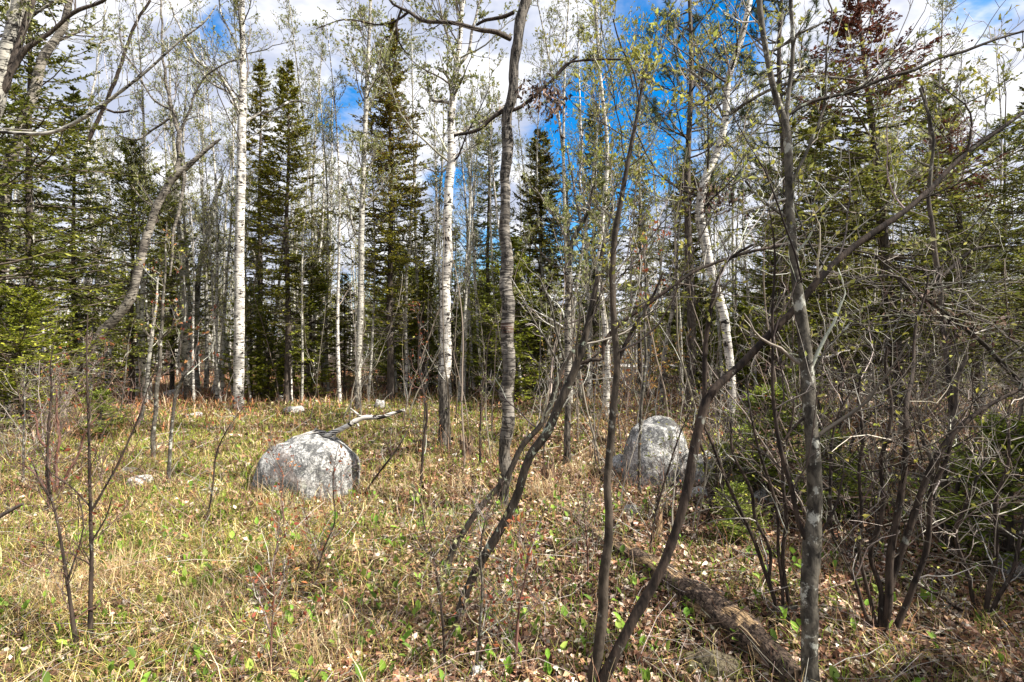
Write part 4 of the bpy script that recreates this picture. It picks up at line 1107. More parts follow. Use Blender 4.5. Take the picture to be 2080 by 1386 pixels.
J = spruce('spruce_tree', 'spruce with layered level boughs left of the broken leaning birch', hgt(285, 14), 2.0, 27, cb=.06, droop=.02, dens=1.1, dead_low=.1, dz=.27, tint=(1.1, 1.1, .9)); put(J, 268, 0, 0, 1, 14)
group_fir = 'firs and spruces massed behind the clearing'
BIG = [A, B, Cc, E, G, I1, J]
FIR = spruce('fir_tree', 'young green fir with fresh boughs left of the centre aspen', 2.55, .75, 31, cb=.03, droop=.05, dead_low=0, tint=(2.0, 2.0, 1.1), wid=.013, dz=.15)
put(FIR, 985, 800, 0, .92)
FIR2 = spruce('fir_tree', 'low spreading fir in bright light at the left edge', 2.5, 1.5, 33, cb=.05, droop=.02, dead_low=0, tint=(1.9, 1.9, 1.0), dens=1.2, wid=.014, dz=.2)
put(FIR2, 45, 880, 0, 1)
# fir seedlings
FS = spruce('fir_seedling', 'fresh green fir seedling left behind the nearest grey trunk', 1.0, .52, 35, cb=.06, droop=.0, dead_low=0, tint=(1.7, 1.9, 1.3), wid=.008, dz=.10, nb=5)
put(FS, 1560, 1010, 0, 1.05)
copy_tree(FS, ground(1690, 1060), 1.0, .75, 'fresh green fir seedling right behind the nearest grey trunk')
copy_tree(FS, ground(1495, 1105), 2.0, .45, 'tiny dark green fir seedling above the rotting log')
copy_tree(FS, ground(1470, 1005), 3.0, .5, 'little fir seedling at the foot of the crooked birch')
copy_tree(FS, ground(205, 895), 3.0, .75, 'low fir seedling at the foot of the broken leaning birch')
copy_tree(FS, ground(2045, 1160), 4.0, 1.0, 'small fir in the shade at the right edge')
copy_tree(FS, ground(1620, 880), 4.0, 1.1, 'small fir behind the shrubs left of the right spruces')
copy_tree(FIR, ground(1500, 800), 2.0, .8, 'young fir behind the crooked white birch')

# right side spruces
right = [(1990, 12.0, Hh, .78, 'dense spruce at the right edge behind the dead limb'), (2110, 9.5, I1, .62, 'bushy spruce cut by the right edge of the frame'),
         (1665, 15.5, E, 1.1, 'dark spruce between the nearest trunk and the huge right spruce'), (1900, 16, G, 1.05, 'spruce deep behind the huge right spruce'),
         (1740, 19, B, 1.0, 'slim spruce far behind the huge right spruce'), (2040, 16, J, 1.2, 'spruce beyond the right edge thicket'),
         (1300, 20, A, .85, 'spruce in the distance right of the slender birch'),
         (1395, 17, E, .95, 'spruce filling the gap left of the crooked birch'), (1560, 18, I1, .72, 'spruce in the gap between crooked birch and nearest trunk')]
for i, (px, dep, src, s, lab) in enumerate(right):
    x = (px - CX) / F * dep
    copy_tree(src, (x, dep, float(terrain(x, dep))), i * 1.3, s, lab)
left = [(150, 15, G, .95, 'spruce behind the kinked birch at left'), (-60, 10, J, 1.15, 'spruce just outside the left edge with boughs reaching in'),
        (350, 17, E, .85, 'dark spruce behind the grey birch at left'), (420, 19, A, .65, 'small spruce left of the thick white birch'),
        (655, 19, B, .68, 'short spruce right of the twin spruces'), 
        (860, 17, B, .62, 'short bushy spruce right of the cone laden spruce'), (925, 19, G, .62, 'low spruce behind the banded birch'), (700, 16, E, .48, 'small spruce left of the slim aspen foot')]
for i, (px, dep, src, s, lab) in enumerate(left):
    x = (px - CX) / F * dep
    copy_tree(src, (x, dep, float(terrain(x, dep))), i * 1.7 + .4, s, lab)
# background mass: small firs near, larger far
rb = np.random.default_rng(77)
n_bg = 0
for i in range(16):
    dep = rb.uniform(22, 44)
    px = rb.uniform(-150, 2230)
    x = (px - CX) / F * dep
    if 33 < dep < 38 and abs(x - 6.5) < 8:
        continue
    open_ = 150 < px < 500                              # thinner wood at the left, sky shows low between trunks
    if open_ and rb.uniform() < .6:
        continue
    src = [A, B, E, G, J, FIR, FIR, FIR2][rb.integers(0, 8)]
    s = rb.uniform(.35, .75) if src not in (FIR, FIR2) else rb.uniform(.8, 1.6)
    if px > 1250:
        s *= 1.15
    copy_tree(src, (x, dep, float(terrain(x, dep))), rb.uniform(0, 6.3), s, 'green conifer in the crowded wood behind the clearing', 'conifers crowded behind the clearing')
    n_bg += 1

for i in range(50):                                     # young firs that close the view under the tall crowns
    dep = rb.uniform(14.5, 25); px = rb.uniform(-100, 2180)
    if 140 < px < 480 and rb.uniform() < .55:
        continue
    if 1120 < px < 1290 and rb.uniform() < .6:
        continue
    x = (px - CX) / F * dep
    copy_tree((FIR, FIR, FIR, FIR2)[i % 4], (x, dep, float(terrain(x, dep))), rb.uniform(0, 6.3), rb.uniform(.8, 1.9), 'young green fir in the undergrowth behind the clearing', 'young firs under the tall trees')

# pine in the upper right
def pine(name, label, H, Y, px):
    rs = np.random.default_rng(50)
    x = (px - CX) / F * Y
    loc = np.array([x, Y, float(terrain(x, Y))])
    root = thing(name, label, 'tree', loc)
    z = np.linspace(-.1, H, 24)
    pts = np.stack([.06 * np.sin(z), .05 * np.cos(z * .8), z], -1)
    g = Geo(); tube(g, pts, .11 * (1 - .85 * np.clip(z / H, 0, 1)), 10, (0, 0, 0), .05, cap=True); g.build('trunk', M['dark'], root)
    N = 64
    zb = rs.uniform(.36 * H, H, N); az = rs.uniform(0, 6.28, N); t = zb / H
    d = np.stack([np.cos(az), np.sin(az), np.full(N, .25)], -1)
    p, r = grow(np.stack([.06 * np.sin(zb), .05 * np.cos(zb * .8), zb], -1), d, rs.uniform(.8, 2.1, N) * (1.25 - .7 * t), np.full(N, .022), 8, .14, .06, .3)
    g = Geo(); tube(g, p, r, 5, pal(TW_DARK, N))
    o, d, L, rr = kids(p, r, 9, .3, .7, .38, .5)
    p2, r2 = grow(o, d, np.clip(L, .12, .8), np.maximum(rr, .004), 4, .15, .12, .6)
    tube(g, p2, r2, 4, pal(TW_DARK, len(p2)))
    g.build('branches', M['twig'], root, kind='stuff')
    tips = np.concatenate([p2[:, -1], p2[:, 2], p[:, -1]])
    td = np.concatenate([nrm(p2[:, -1] - p2[:, -2]), nrm(p2[:, 2] - p2[:, 1]), nrm(p[:, -1] - p[:, -2])])
    k = 34
    n_ = len(tips) * k
    c = np.repeat(tips, k, 0) - np.repeat(td, k, 0) * rs.uniform(0, .09, (n_, 1))
    dd = nrm(np.repeat(td, k, 0) * .7 + rs.normal(0, .75, (n_, 3)))
    L = rs.uniform(.08, .14, (n_, 1)); s = nrm(np.cross(dd, rs.normal(0, 1, (n_, 3)))) * .0042
    v = np.stack([c - s, c + s, c + dd * L], 1)
    g = Geo(); g.add(v, np.arange(n_ * 3).reshape(-1, 3), np.repeat(pal([(.05, .075, .035), (.08, .105, .045), (.11, .13, .05)], n_, .2), 3, 0))
    g.build('needles', M['needle'], root, smooth=False, kind='stuff')
    return root


PN = pine('pine_tree', 'tall pine with tufted long needles filling the upper right', 12.0, 12.5, 1400)
x = (1590 - CX) / F * 14
copy_tree(PN, (x, 14, 0), 2.0, 1.1, 'second long-needled pine right behind the crooked birch')

# ------------------------------------------------------------------ background poles, bare trees
def pole(label, H, seed, mat, r0, lf, leaf=3, auto=24, Lb=1.1, lsz=.038):
    global R
    keep = R; R = np.random.default_rng(seed)
    root = thing('background_tree', label, 'tree')
    z = np.linspace(-.1, H, 26)
    pts = np.stack([.10 * np.sin(z * .6 + seed), .10 * np.sin(z * .5 + seed * 2), z], -1)
    r = r0 * (1 - .9 * np.clip(z / H, 0, 1)) + .003
    g = Geo(); tube(g, pts, r, 7, (.05, 0, 0), .05, cap=True); g.build('trunk', mat, root)
    t = R.uniform(.3, .98, auto); idx = (t * 25).astype(int)
    az = R.uniform(0, 6.28, auto); e = R.normal(.75, .2, auto)
    d = np.stack([np.cos(az) * np.cos(e), np.sin(az) * np.cos(e), np.sin(e)], -1)
    p1, r1 = grow(pts[idx], d, Lb * R.uniform(.5, 1.2, auto) * (1.3 - .8 * t), np.clip(r[idx] * .4, .004, .02), 7, .14, .1, .3)
    gt, gl = Geo(), Geo()
    tube(gt, p1, r1, 4, pal(TW_GREY, auto))
    sub_twigs(gt, gl, p1, r1, 8, 4, TW_GREY + TW_DARK, lf, lsz, leaf, rmin=.003, aspect=.7)
    gt.build('branches', M['twig'], root, kind='stuff'); gl.build('young_leaves', M['leaf'], root, smooth=False, kind='stuff')
    R = keep
    return root


LBL = 'thin pale aspen pole in leaf bud in the wood behind the clearing'
GRP = 'thin aspen and birch poles behind the clearing'
poles = [pole(LBL, 9.5, 1, M['birch'], .05, LF_PALE, 2), pole(LBL, 8.5, 2, M['aspen'], .036, LF_PALE + LF_YEL, 3), pole(LBL, 7.5, 3, M['birch'], .036, LF_YEL + LF_PALE, 3), pole(LBL, 10.5, 4, M['aspen'], .055, LF_PALE, 3)]
first = {}
for i in range(290):
    dep = 14 + 30 * rb.uniform(0, 1) ** 1.6
    px = rb.uniform(-120, 2200)
    if 33 < dep < 38 and abs(x - 6.5) < 8:
        continue
    x = (px - CX) / F * dep
    j = int(rb.integers(0, 4)); src = poles[j]
    s = rb.uniform(.7, 1.15)
    if 560 < px < 760 or 1120 < px < 1500:
        s *= 1.1
    loc = (x, dep, float(terrain(x, dep)))
    if j not in first:
        first[j] = 1
        src.location = loc; src['group'] = GRP
    else:
        copy_tree(src, loc, rb.uniform(0, 6.3), s, LBL, GRP, (rb.normal(0, .05), rb.normal(0, .05)))

# shrubs of fine twigs behind / in the thicket
def bush(name, label, seed, H, nst, tw, lf, nleaf, ldens, spread=.45, lsz=.03):
    global R
    keep = R; R = np.random.default_rng(seed)
    root = thing(name, label, 'shrub')
    az = R.uniform(0, 6.28, nst)
    d = np.stack([np.cos(az) * spread, np.sin(az) * spread, np.ones(nst)], -1) + R.normal(0, .12, (nst, 3))
    o = np.stack([np.cos(az) * .08, np.sin(az) * .08, np.full(nst, -.03)], -1) * R.uniform(.3, 2, (nst, 1)) * [1, 1, 0] + [0, 0, -.03]
    p, r = grow(o, d, H * R.uniform(.5, 1.15, nst), R.uniform(.005, .012, nst), 10, .10, .0, .3)
    for k in range(nst):
        g = Geo(); tube(g, p[k], r[k], 6, pal(tw, 1)[0], .05); g.build('stem', M['twig'], root)
    gt, gl = Geo(), Geo()
    sub_twigs(gt, gl, p, r, 8, 4, tw, lf, lsz, max(nleaf, 1), .4, .55, wig=.25, up=.06, ldens=ldens, rmin=.0022)
    gt.build('twigs', M['twig'], root, kind='stuff')
    gl.build('leaf_buds', M['leaf'], root, smooth=False, kind='stuff')
    R = keep
    return root


BL = 'bare twiggy bush with a few yellow green buds in the undergrowth'
b1 = bush('twiggy_bush', BL, 5, 1.7, 9, TW_GREY + TW_DARK, LF_YEL, 1, .3)
b2 = bush('twiggy_bush', BL, 6, 2.2, 8, TW_GREY + TW_RED, LF_YEL, 1, .3)
b3 = bush('orange_bush', 'bush with small orange leaves behind the second boulder', 8, 2.0, 8, TW_RED, [(.5, .28, .08), (.42, .20, .06), (.5, .33, .1)], 3, .9, lsz=.05)
spots = [(1560, 860), (1700, 880), (1830, 880), (1960, 900), (2060, 930), (1640, 930), (1990, 1000), (1880, 850), (2050, 860),
         (1680, 1100), (1530, 940), (60, 900), (20, 940), (90, 930), (10, 880), (150, 880), (1340, 830), (1400, 850), (1250, 820), (640, 790), (700, 785), (1040, 800), (900, 800), (780, 790)]
for i, (px, py) in enumerate(spots):
    b = ground(px, py)
    s = rb.uniform(.75, 1.25) * (1 if px > 1400 else .6)
    if i < 2:
        q = (b1, b2)[i]; q.location = [float(a) for a in b]; q['group'] = 'bare bushes in the undergrowth'
    else:
        copy_tree((b1, b2)[i % 2], b, rb.uniform(0, 6), s, BL, 'bare bushes in the undergrowth')
def sapling(seed, H, lf, ld):
    global R
    keep = R; R = np.random.default_rng(seed)
    root = thing('bare_sapling', 'thin bare sapling standing in the undergrowth', 'sapling')
    p, r = grow(np.array([[0, 0, -.03]]), np.array([[R.normal(0, .12), R.normal(0, .12), 1.0]]), np.array([H]), np.array([.0035 + .0032 * H]), 16, .07, .02, .25)
    g = Geo(); tube(g, p, r, 7, pal([(.13, .10, .08), (.2, .17, .14)], 1)[0], .06); g.build('stem', M['twig'], root)
    gt, gl = Geo(), Geo()
    sub_twigs(gt, gl, p, r * .8, 16, 4, TW_DARK + TW_GREY, lf, .03, 1, .20, .5, wig=.22, up=.1, ldens=ld, rmin=.0015)
    gt.build('twigs', M['twig'], root, kind='stuff'); gl.build('leaf_buds', M['leaf'], root, smooth=False, kind='stuff')
    R = keep
    return root


saps = [sapling(61, 2.6, LF_YEL, .5), sapling(62, 3.4, LF_YEL, .5), sapling(63, 1.5, LF_RED + LF_YEL, .4), sapling(64, 4.2, LF_PALE, .6)]
used = set()
for i in range(120):
    if i % 3 == 0:
        px, py = rb.uniform(1250, 2080), rb.uniform(850, 1120)
    elif i % 3 == 1:
        px, py = rb.uniform(0, 2080), rb.uniform(795, 870)
    else:
        px, py = rb.uniform(700, 1500), rb.uniform(800, 960)
    if 480 < px < 800 and py > 870:
        continue
    b = ground(px, py)
    j = 2 if py > 980 else int(rb.integers(0, 4))
    if j not in used:
        used.add(j); saps[j].location = [float(a) for a in b]; saps[j]['group'] = 'thin bare saplings scattered through the undergrowth'
    else:
        copy_tree(saps[j], b, rb.uniform(0, 6.3), rb.uniform(.6, 1.2), None, 'thin bare saplings scattered through the undergrowth', (rb.normal(0, .1), rb.normal(0, .1)))
b3.location = [float(a) for a in ground(1290, 850)]; b3.scale = (1.0,) * 3
copy_tree(b3, ground(1390, 800), 2, 1.0, 'bush with small orange leaves left of the crooked birch foot')
copy_tree(b3, ground(1345, 775), 3, 1.1, 'farther orange leaved bush under the leaning dark stem')
copy_tree(b3, ground(1245, 905), 4, .35, 'low orange leaved bush left of the second boulder')

# unseen trees and bushes added on the sun's side to dapple the floor
off = [((5.4, 2.9), FIR, 1.5), ((4.4, 1.5), FIR, 1.3), ((6.6, 4.4), FIR, 2.0), ((3.6, .9), FIR, .9), ((7.4, 5.6), FIR, 2.2), ((4.9, 3.4), b1, 1.3), ((5.9, 3.8), poles[2], .8), ((6.5, 1.0), poles[0], 1.0), ((9.0, 3.5), Hh, .75), ((7.2, -2.2), poles[1], 1.1), ((4.2, -2.6), b2, 1.6), ((11.5, 5.5), I1, .8), ((9.5, -1.5), E, .95), ((13, 2), A, 1.1), ((3.2, -.6), b1, 1.1), ((5.2, .6), b2, 1.2)]
for i, ((x, y), src, s) in enumerate(off):
    copy_tree(src, (x, y, float(terrain(x, y))), i * 1.1, s, ('twiggy bush' if src in (b1, b2) else 'tree') + ' added for shade outside the right edge of the picture', 'growth added for shade outside the right edge')

# far wood that reads as one mass
g = Geo()
n_ = 1500
az = R.uniform(-1.15, 1.15, n_); dd_ = R.uniform(46, 75, n_)
x = np.sin(az) * dd_; y = np.cos(az) * dd_ + 4
org = np.stack([x, y, terrain(x, y) - .2], -1)
d = R.normal(0, .06, (n_, 3)); d[:, 2] = 1
p, r = grow(org, d, R.uniform(2.5, 7.5, n_), R.uniform(.03, .08, n_), 5, .05, 0, .3)
tube(g, p, r, 4, pal([(.34, .32, .28), (.16, .13, .11), (.5, .48, .44), (.24, .2, .17)], n_))
o, d, L, rr = kids(p, r, 12, .2, .7, .25, .4)
p2, r2 = grow(o, d, L, np.maximum(rr, .012), 3, .1, .1, .4)
tube(g, p2, r2, 3, pal([(.3, .27, .23), (.2, .17, .14)], len(p2)))
c = p2[:, [1, 2]].reshape(-1, 3)
for q in range(3):
    leaves(g, c + R.normal(0, .3, c.shape), .28, pal([(.12, .13, .05), (.2, .2, .09), (.07, .085, .035), (.22, .17, .1)], len(c), .2), .6)
o = g.build('distant_woods', M['leaf'], smooth=False, kind='stuff'); tag(o, 'far wood of mixed bare and leafing trees across the horizon', 'woods')

# ------------------------------------------------------------------ rocks
from mathutils import noise as mn


def rock(name, label, px, base_y, wpx, hpx, mat, seed, flat=2.4, depth_r=.8, sink=.12, rz=0, sub=5, rough=.10, skew=0.0, group=None, cat='rock'):
    b = ground(px, base_y)
    Y = b[1] + wpx * .5 * b[1] / F * depth_r * .6
    a = wpx * .5 * Y / F; h = hpx * Y / F * .97
    import bmesh
    bm = bmesh.new(); bmesh.ops.create_icosphere(bm, subdivisions=sub, radius=1)
    for v in bm.verts:
        q = v.co.copy()
        e = flat
        k = (abs(q.x) ** e + abs(q.y) ** e + abs(q.z) ** e) ** (-1 / e)
        q = q * k
        s = Vector((seed * 3.1, seed, 0))
        f = 1 + rough * 1.6 * mn.noise(q * 1.1 + s) + rough * .7 * mn.noise(q * 2.7 + s) + rough * .25 * mn.noise(q * 7 + s) + rough * .1 * mn.noise(q * 18 + s)
        q = q * f
        z = q.z * h * (1 + sink) * (.98) - h * sink
        v.co = (q.x * a + skew * max(q.z, 0) * a, q.y * a * depth_r, max(z, -h * .4))
    me = bpy.data.meshes.new(name); bm.to_mesh(me); bm.free()
    for p in me.polygons:
        p.use_smooth = True
    me.materials.append(mat)
    o = bpy.data.objects.new(name, me); COL.objects.link(o)
    x = (px - CX) / F * Y
    o.location = (x, Y, float(terrain(x, Y))); o.rotation_euler = (0, 0, rz)
    return tag(o, label, cat, group)


rock('boulder', 'large domed grey granite boulder with a birch branch on top', 628, 1006, 190, 110, M['rock'], 2, flat=3.2, depth_r=.8, rough=.075, sub=6, cat='boulder')
rock('rock', 'flat tilted slab of stone against the left side of the domed boulder', 536, 1000, 62, 72, M['rock'], 4, flat=2.2, depth_r=.7, skew=.45, rough=.10)
rock('boulder', 'rounded grey boulder patched with pale lichen, right of centre', 1336, 985, 150, 132, M['rock'], 12, flat=2.35, depth_r=.9, rough=.07, sub=6, cat='boulder')
rock('rock', 'pale lichen white rock beside the foot of the crooked birch', 1440, 978, 84, 52, M['pale'], 11, rough=.2)
rock('rock', 'dark low stone left behind the second boulder', 1255, 965, 50, 36, M['rock'], 13, rough=.15)
rock('rock', 'grey rock right of the crooked birch foot', 1515, 985, 56, 30, M['pale'], 14, rough=.2)
rock('rock', 'flat pale rock below the crooked birch', 1420, 1012, 44, 18, M['pale'], 15, rough=.2)
rock('rock', 'pale flat rock under the fir seedling', 1550, 1018, 50, 18, M['pale'], 16, rough=.2)
rock('rock', 'squarish small grey stone in the leaf litter', 1282, 1048, 26, 20, M['rock'], 17, flat=4)
rock('rock', 'low mossy mound of stone half buried beside the rotting log', 1455, 1380, 130, 34, M['moss'], 19, rough=.2, sub=6, flat=1.9)
rock('rock', 'smooth grey stone at the bottom edge', 970, 1382, 36, 26, M['rock'], 20)
rock('rock', 'small dark stone near the bottom centre', 1066, 1352, 32, 16, M['rock'], 21)
rock('rock', 'wet dark stone in the shade at the right edge', 2060, 1180, 70, 50, M['rock'], 23)
for i, (px, py, wd, hh, lab) in enumerate([(350, 806, 34, 12, 'white rock in bracken left of the grey birch'), (372, 800, 20, 9, 'small white rock at the foot of the grey birch'), (265, 962, 34, 12, 'white stone in the grass of the left clearing'),
                                           (285, 985, 46, 14, 'pale cluster stone below the white stone in the left clearing'), (545, 806, 36, 12, 'pale stone at the foot of the birch stub'), (572, 815, 20, 12, 'bright small stone in front of the birch stub'),
                                           (772, 828, 20, 16, 'small pointed pale stone in the grass right of the slim aspen'), (430, 1000, 34, 8, 'flat pale stone left of the domed boulder'), (600, 838, 40, 12, 'weathered grey stone behind the domed boulder'),
                                           (395, 848, 30, 8, 'low grey stone in front of the bracken'), (1150, 1062, 20, 10, 'tiny stone right of the leaning saplings'), (278, 795, 22, 9, 'small white rock deep at the left')]):
    rock('rock', lab, px, py, wd, hh, M['pale'], 30 + i, rough=.22, sub=3)


# ------------------------------------------------------------------ logs, stumps, lying branches
def log(name, label, pts, mat, sides=16, rough=.05, cat='log', lift=0.35, twigs=0, group=None, splinter=False):
    A = []
    for (px, py, w_) in pts:
        b = ground(px, py)
        r = w_ * .5 * b[1] / F
        A.append([b[0], b[1], b[2] + r * lift * 2, r])
    A = catmull(A, .05)
    p, r = A[:, :3], A[:, 3]
    loc = p[0].copy()
    root = thing(name, label, cat, loc, group)
    g = Geo()
    K = len(p)
    p = wiggle(p, .006)
    if splinter:
        r = r * (1 + .10 * np.sin(np.arange(K) * .45) + .10 * (R.uniform(0, 1, K) < .15) - .12 * (R.uniform(0, 1, K) < .12))
    tube(g, p, r, sides, (0, 0, 0), rough, cap=True)
    # colour attribute: along / around
    tot = np.linspace(0, 1, K)
    c = np.stack([np.repeat(tot, sides), np.tile(np.arange(sides) / sides, K), np.zeros(K * sides)], -1)
    g.c[0] = c
    g.build('log_body', mat, root, loc)
    if splinter:
        gs = Geo()
        n_ = 60
        i = R.integers(2, K - 2, n_)
        an = R.uniform(-.6, 2.4, n_)
        t = nrm(p[np.minimum(i + 1, K - 1)] - p[i])
        sx = nrm(np.cross(t, [[0, 0, 1.0]])); up = np.cross(sx, t)
        o = p[i] + (sx * np.cos(an)[:, None] + up * np.sin(an)[:, None]) * r[i][:, None] * .98
        q, rr = grow(o, t * np.where(R.uniform(0, 1, (n_, 1)) < .5, 1, -1) + R.normal(0, .08, (n_, 3)), R.uniform(.05, .22, n_), R.uniform(.002, .006, n_), 4, .04, -.01, .4)
        tube(gs, q, rr, 4, pal([(.42, .30, .19), (.25, .16, .1), (.5, .42, .32), (.12, .08, .06)], n_))
        gs.build('splinters', M['twig'], root, loc, kind='stuff')
    if twigs:
        gt = Geo(); gl = Geo()
        idx = np.linspace(0, K - 1, 8).astype(int)
        sub_twigs(gt, gl, p[idx][None], r[idx][None], twigs, 2, TW_GREY, LF_PALE, .02, 0, .3)
        gt.build('twigs', M['twig'], root, loc, kind='stuff')
    return root


log('rotting_log', 'long decayed split log slanting down to the lower right foreground', [(1285, 1140, 32), (1350, 1185, 46), (1430, 1240, 50), (1500, 1296, 56), (1560, 1348, 60), (1625, 1402, 44)], M['rot'], 26, .12, splinter=True, lift=.38)
log('rotting_log', 'upper piece of decayed log lying beyond the long split log', [(1140, 1040, 14), (1175, 1065, 20), (1230, 1105, 26), (1280, 1140, 24)], M['rot'], 14, .12, splinter=True)
log('fallen_log', 'weathered pale log lying behind the shrubs at mid right', [(1660, 965, 12), (1760, 972, 16), (1850, 975, 18), (1960, 985, 18), (2100, 990, 20)], M['grey'], 12)
log('fallen_log', 'second grey log close below the pale log at mid right', [(1700, 985, 8), (1800, 988, 9), (1900, 1000, 9)], M['aspen'], 10)
log('fallen_pole', 'grey pole lying at the foot of the hazel shrub', [(1560, 1245, 14), (1640, 1242, 15), (1720, 1250, 16), (1780, 1272, 16)], M['grey'], 12)
log('birch_log', 'bright white birch piece lying at the lower right', [(1940, 1262, 13), (1985, 1295, 15), (2040, 1325, 15), (2085, 1340, 14)], M['birch'], 12)
log('fallen_pole', 'thin dead pole lying across behind the centre aspen', [(960, 806, 5), (1040, 802, 6), (1120, 800, 6), (1180, 800, 5)], M['grey'], 8, twigs=5)
log('fallen_pole', 'dark log lying in the bracken behind the slim aspen', [(640, 795, 7), (740, 790, 9), (850, 795, 8)], M['dark'], 8)
log('fallen_pole', 'dead pole lying right behind the slender birch', [(1190, 825, 4), (1260, 822, 5), (1330, 824, 5)], M['grey'], 8, twigs=4)
log('birch_branch', 'white birch branch lying in the litter at the bottom left of centre', [(585, 1290, 14), (600, 1315, 16), (620, 1330, 16), (655, 1326, 13)], M['birch'], 10, cat='branch')
log('fallen_stick', 'grey brown stick continuing right of the white birch branch', [(668, 1325, 11), (700, 1342, 11), (740, 1340, 10), (790, 1345, 8)], M['grey'], 8, cat='branch')
log('fallen_stick', 'dark stick on the ground right of the centre aspen', [(1040, 990, 7), (1075, 975, 7), (1110, 955, 5)], M['brown'], 8, cat='branch')
log('fallen_stick', 'thin stick at the bottom under the hazel', [(1600, 1335, 8), (1680, 1345, 8), (1760, 1362, 6)], M['grey'], 8, cat='branch')
log('fallen_log', 'thick mossy log in the shade at the right edge', [(1960, 1100, 30), (2030, 1120, 36), (2120, 1150, 40)], M['dark'], 14, .1)

# birch branch on the boulder
Yb = ground(632, 1003)[1] + .22
root = thing('birch_branch', 'bare white birch branch lying on top of the domed boulder', 'branch', P(640, 885, Yb))
loc = P(640, 885, Yb)
p, r = px_line([(596, 891, 8), (620, 884, 11), (645, 878, 13), (666, 884, 14), (690, 872, 12), (720, 857, 12), (745, 849, 12), (775, 845, 9), (800, 840, 8), (822, 835, 7)], Yb, .04)
g = Geo(); tube(g, wiggle(p, .006), r, 10, (.12, 0, 0), .08, cap=True); g.build('stem', M['birch'], root, loc)
for pts in ([(668, 882, 9), (674, 876, 6), (684, 873, 3)], [(738, 851, 6), (722, 838, 5), (712, 830, 3)], [(678, 878, 7), (680, 886, 7), (678, 892, 6)], [(640, 880, 6), (641, 873, 6), (643, 870, 4)], [(725, 858, 6), (728, 866, 4)]):
    p, r = px_line(pts, Yb, .03)
    g = Geo(); tube(g, p, r, 7, (.4, 0, 0), .05, cap=True); g.build('side_shoot', M['birch'], root, loc)


def stump(label, px, py, wpx, hpx, mat, seed, group=None):
    b = ground(px, py); r = wpx * .5 * b[1] / F; h = hpx * b[1] / F
    root = thing('tree_stump', label, 'stump', b)
    rs = np.random.default_rng(seed)
    S, K = 18, 8
    th = np.arange(S) / S * 2 * np.pi
    top = h * (1 - .45 * rs.uniform(0, 1, S)); top = (top + np.roll(top, 1)) / 2
    v = []
    for k in range(K):
        t = k / (K - 1)
        rr = r * (1.35 - .45 * min(1, t * 2)) * (1 + .10 * rs.normal(0, 1, S))
        v.append(np.stack([np.cos(th) * rr, np.sin(th) * rr, -.06 + t * (top + .06)], -1))
    inn = np.stack([np.cos(th) * r * .6, np.sin(th) * r * .6, top * .75], -1)
    cen = np.array([[0, 0, h * .35]])
    v = np.concatenate(v + [inn])
    i = np.arange((K + 1) * S).reshape(K + 1, S)
    f = np.stack([i[:-1], np.roll(i[:-1], -1, 1), np.roll(i[1:], -1, 1), i[1:]], -1).reshape(-1, 4)
    g = Geo(); cc = np.stack([np.repeat(np.linspace(0, 1, K + 1), S) * .2, np.tile(np.arange(S) / S, K + 1), 0 * np.arange((K + 1) * S)], -1)
    g.add(v, f, cc)
    vv = np.concatenate([inn, cen]); ff = np.array([[a, (a + 1) % S, S] for a in range(S)])
    g.add(vv, ff, (.1, .3, 0))
    g.build('stump_body', mat, root)
    g = Geo(); n_ = 16
    a_ = rs.uniform(0, 6.28, n_)
    o = np.stack([np.cos(a_) * r * .85, np.sin(a_) * r * .85, h * rs.uniform(.3, .8, n_)], -1)
    p, q = grow(o, np.stack([np.cos(a_) * .15, np.sin(a_) * .15, np.ones(n_)], -1), h * rs.uniform(.2, .5, n_), np.full(n_, r * .16), 3, .05, 0, .15)
    tube(g, p, q, 4, pal([(.3, .2, .13), (.16, .11, .08)], n_)); g.build('splinters', M['twig'], root, kind='stuff')
    return root


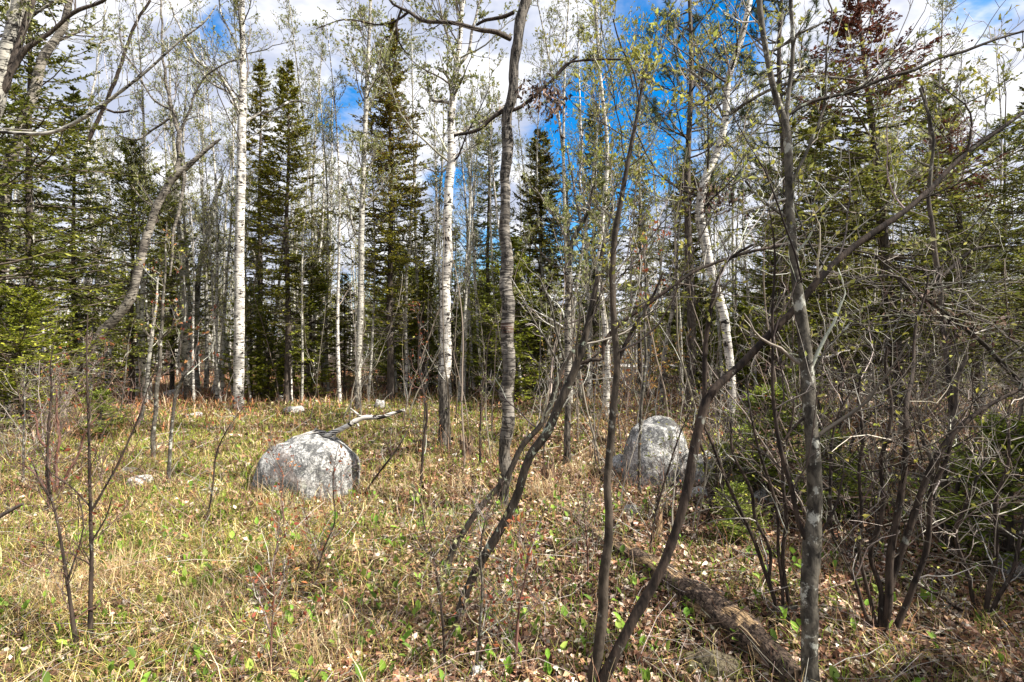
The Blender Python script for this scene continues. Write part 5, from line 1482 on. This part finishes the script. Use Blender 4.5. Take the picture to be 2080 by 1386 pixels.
stump('dark rotten stump right of the banded birch', 947, 935, 26, 50, M['rot'], 3)
stump('grey broken stump right of the centre aspen foot', 1112, 985, 24, 50, M['rot'], 4)
stump('dark stump with roots behind the domed boulder', 618, 812, 14, 34, M['rot'], 5)
stump('low crumbling stump left of the second boulder', 1232, 905, 40, 24, M['rot'], 6)
stump('small rotten stump among dry grass left of the second boulder', 1205, 935, 18, 26, M['rot'], 7)
stump('grey stub rising near the rotting log', 1335, 1085, 22, 60, M['rot'], 8)

# dry tussocks hanging beside stumps
g = Geo()
for (px, py, n_) in ((1210, 935, 160), (1170, 960, 140), (1090, 1010, 120), (860, 960, 120), (930, 1000, 120), (780, 1010, 150), (560, 1040, 200), (650, 1345, 260), (1000, 930, 120), (1130, 1000, 120), (250, 1180, 260), (420, 1250, 260), (90, 1230, 260)):
    b = ground(px, py)
    x = b[0] + R.normal(0, .10, n_); y = b[1] + R.normal(0, .10, n_)
    blades(g, x, y, R.uniform(.12, .34, n_), .004 * np.clip(y / 5, .8, 2) * R.uniform(.7, 1.4, n_), 1.0, pal([(.5, .38, .2), (.36, .22, .12), (.6, .5, .3)], n_))
o = g.build('dry_tussocks', M['straw'], smooth=False, kind='stuff'); tag(o, 'tufts of tan dead grass standing in the clearing', 'dry grass')

# scrap of white bark in the litter
b = ground(520, 1253)
root = thing('bark_scrap', 'scrap of bright white birch bark in the litter at lower left', 'bark', b)
for q in range(5):
    n_ = 5
    a_ = R.uniform(0, 3.1); s_ = .04
    u = np.linspace(-1, 1, 6); vv = np.linspace(-1, 1, 3)
    U, V = np.meshgrid(u, vv)
    X = U * s_ * 1.2; Yy = V * s_ * .5; Z = .012 + .018 * (U ** 2) * R.uniform(.2, 1) + .006 * R.normal(0, 1, U.shape)
    ca, sa = math.cos(a_), math.sin(a_)
    dx, dy = R.normal(0, .035, 2)
    v = np.stack([X * ca - Yy * sa + dx, X * sa + Yy * ca + dy, Z + q * .006], -1).reshape(-1, 3)
    i = np.arange(18).reshape(3, 6)
    f = np.stack([i[:-1, :-1], i[:-1, 1:], i[1:, 1:], i[1:, :-1]], -1).reshape(-1, 4)
    g = Geo(); g.add(v, f, (.82, .8, .76)); g.build('bark_strip', M['litter'], root)
print('objects', len(bpy.data.objects), 'tris', sum(len(m.loops) - 2 * len(m.polygons) for m in bpy.data.meshes))
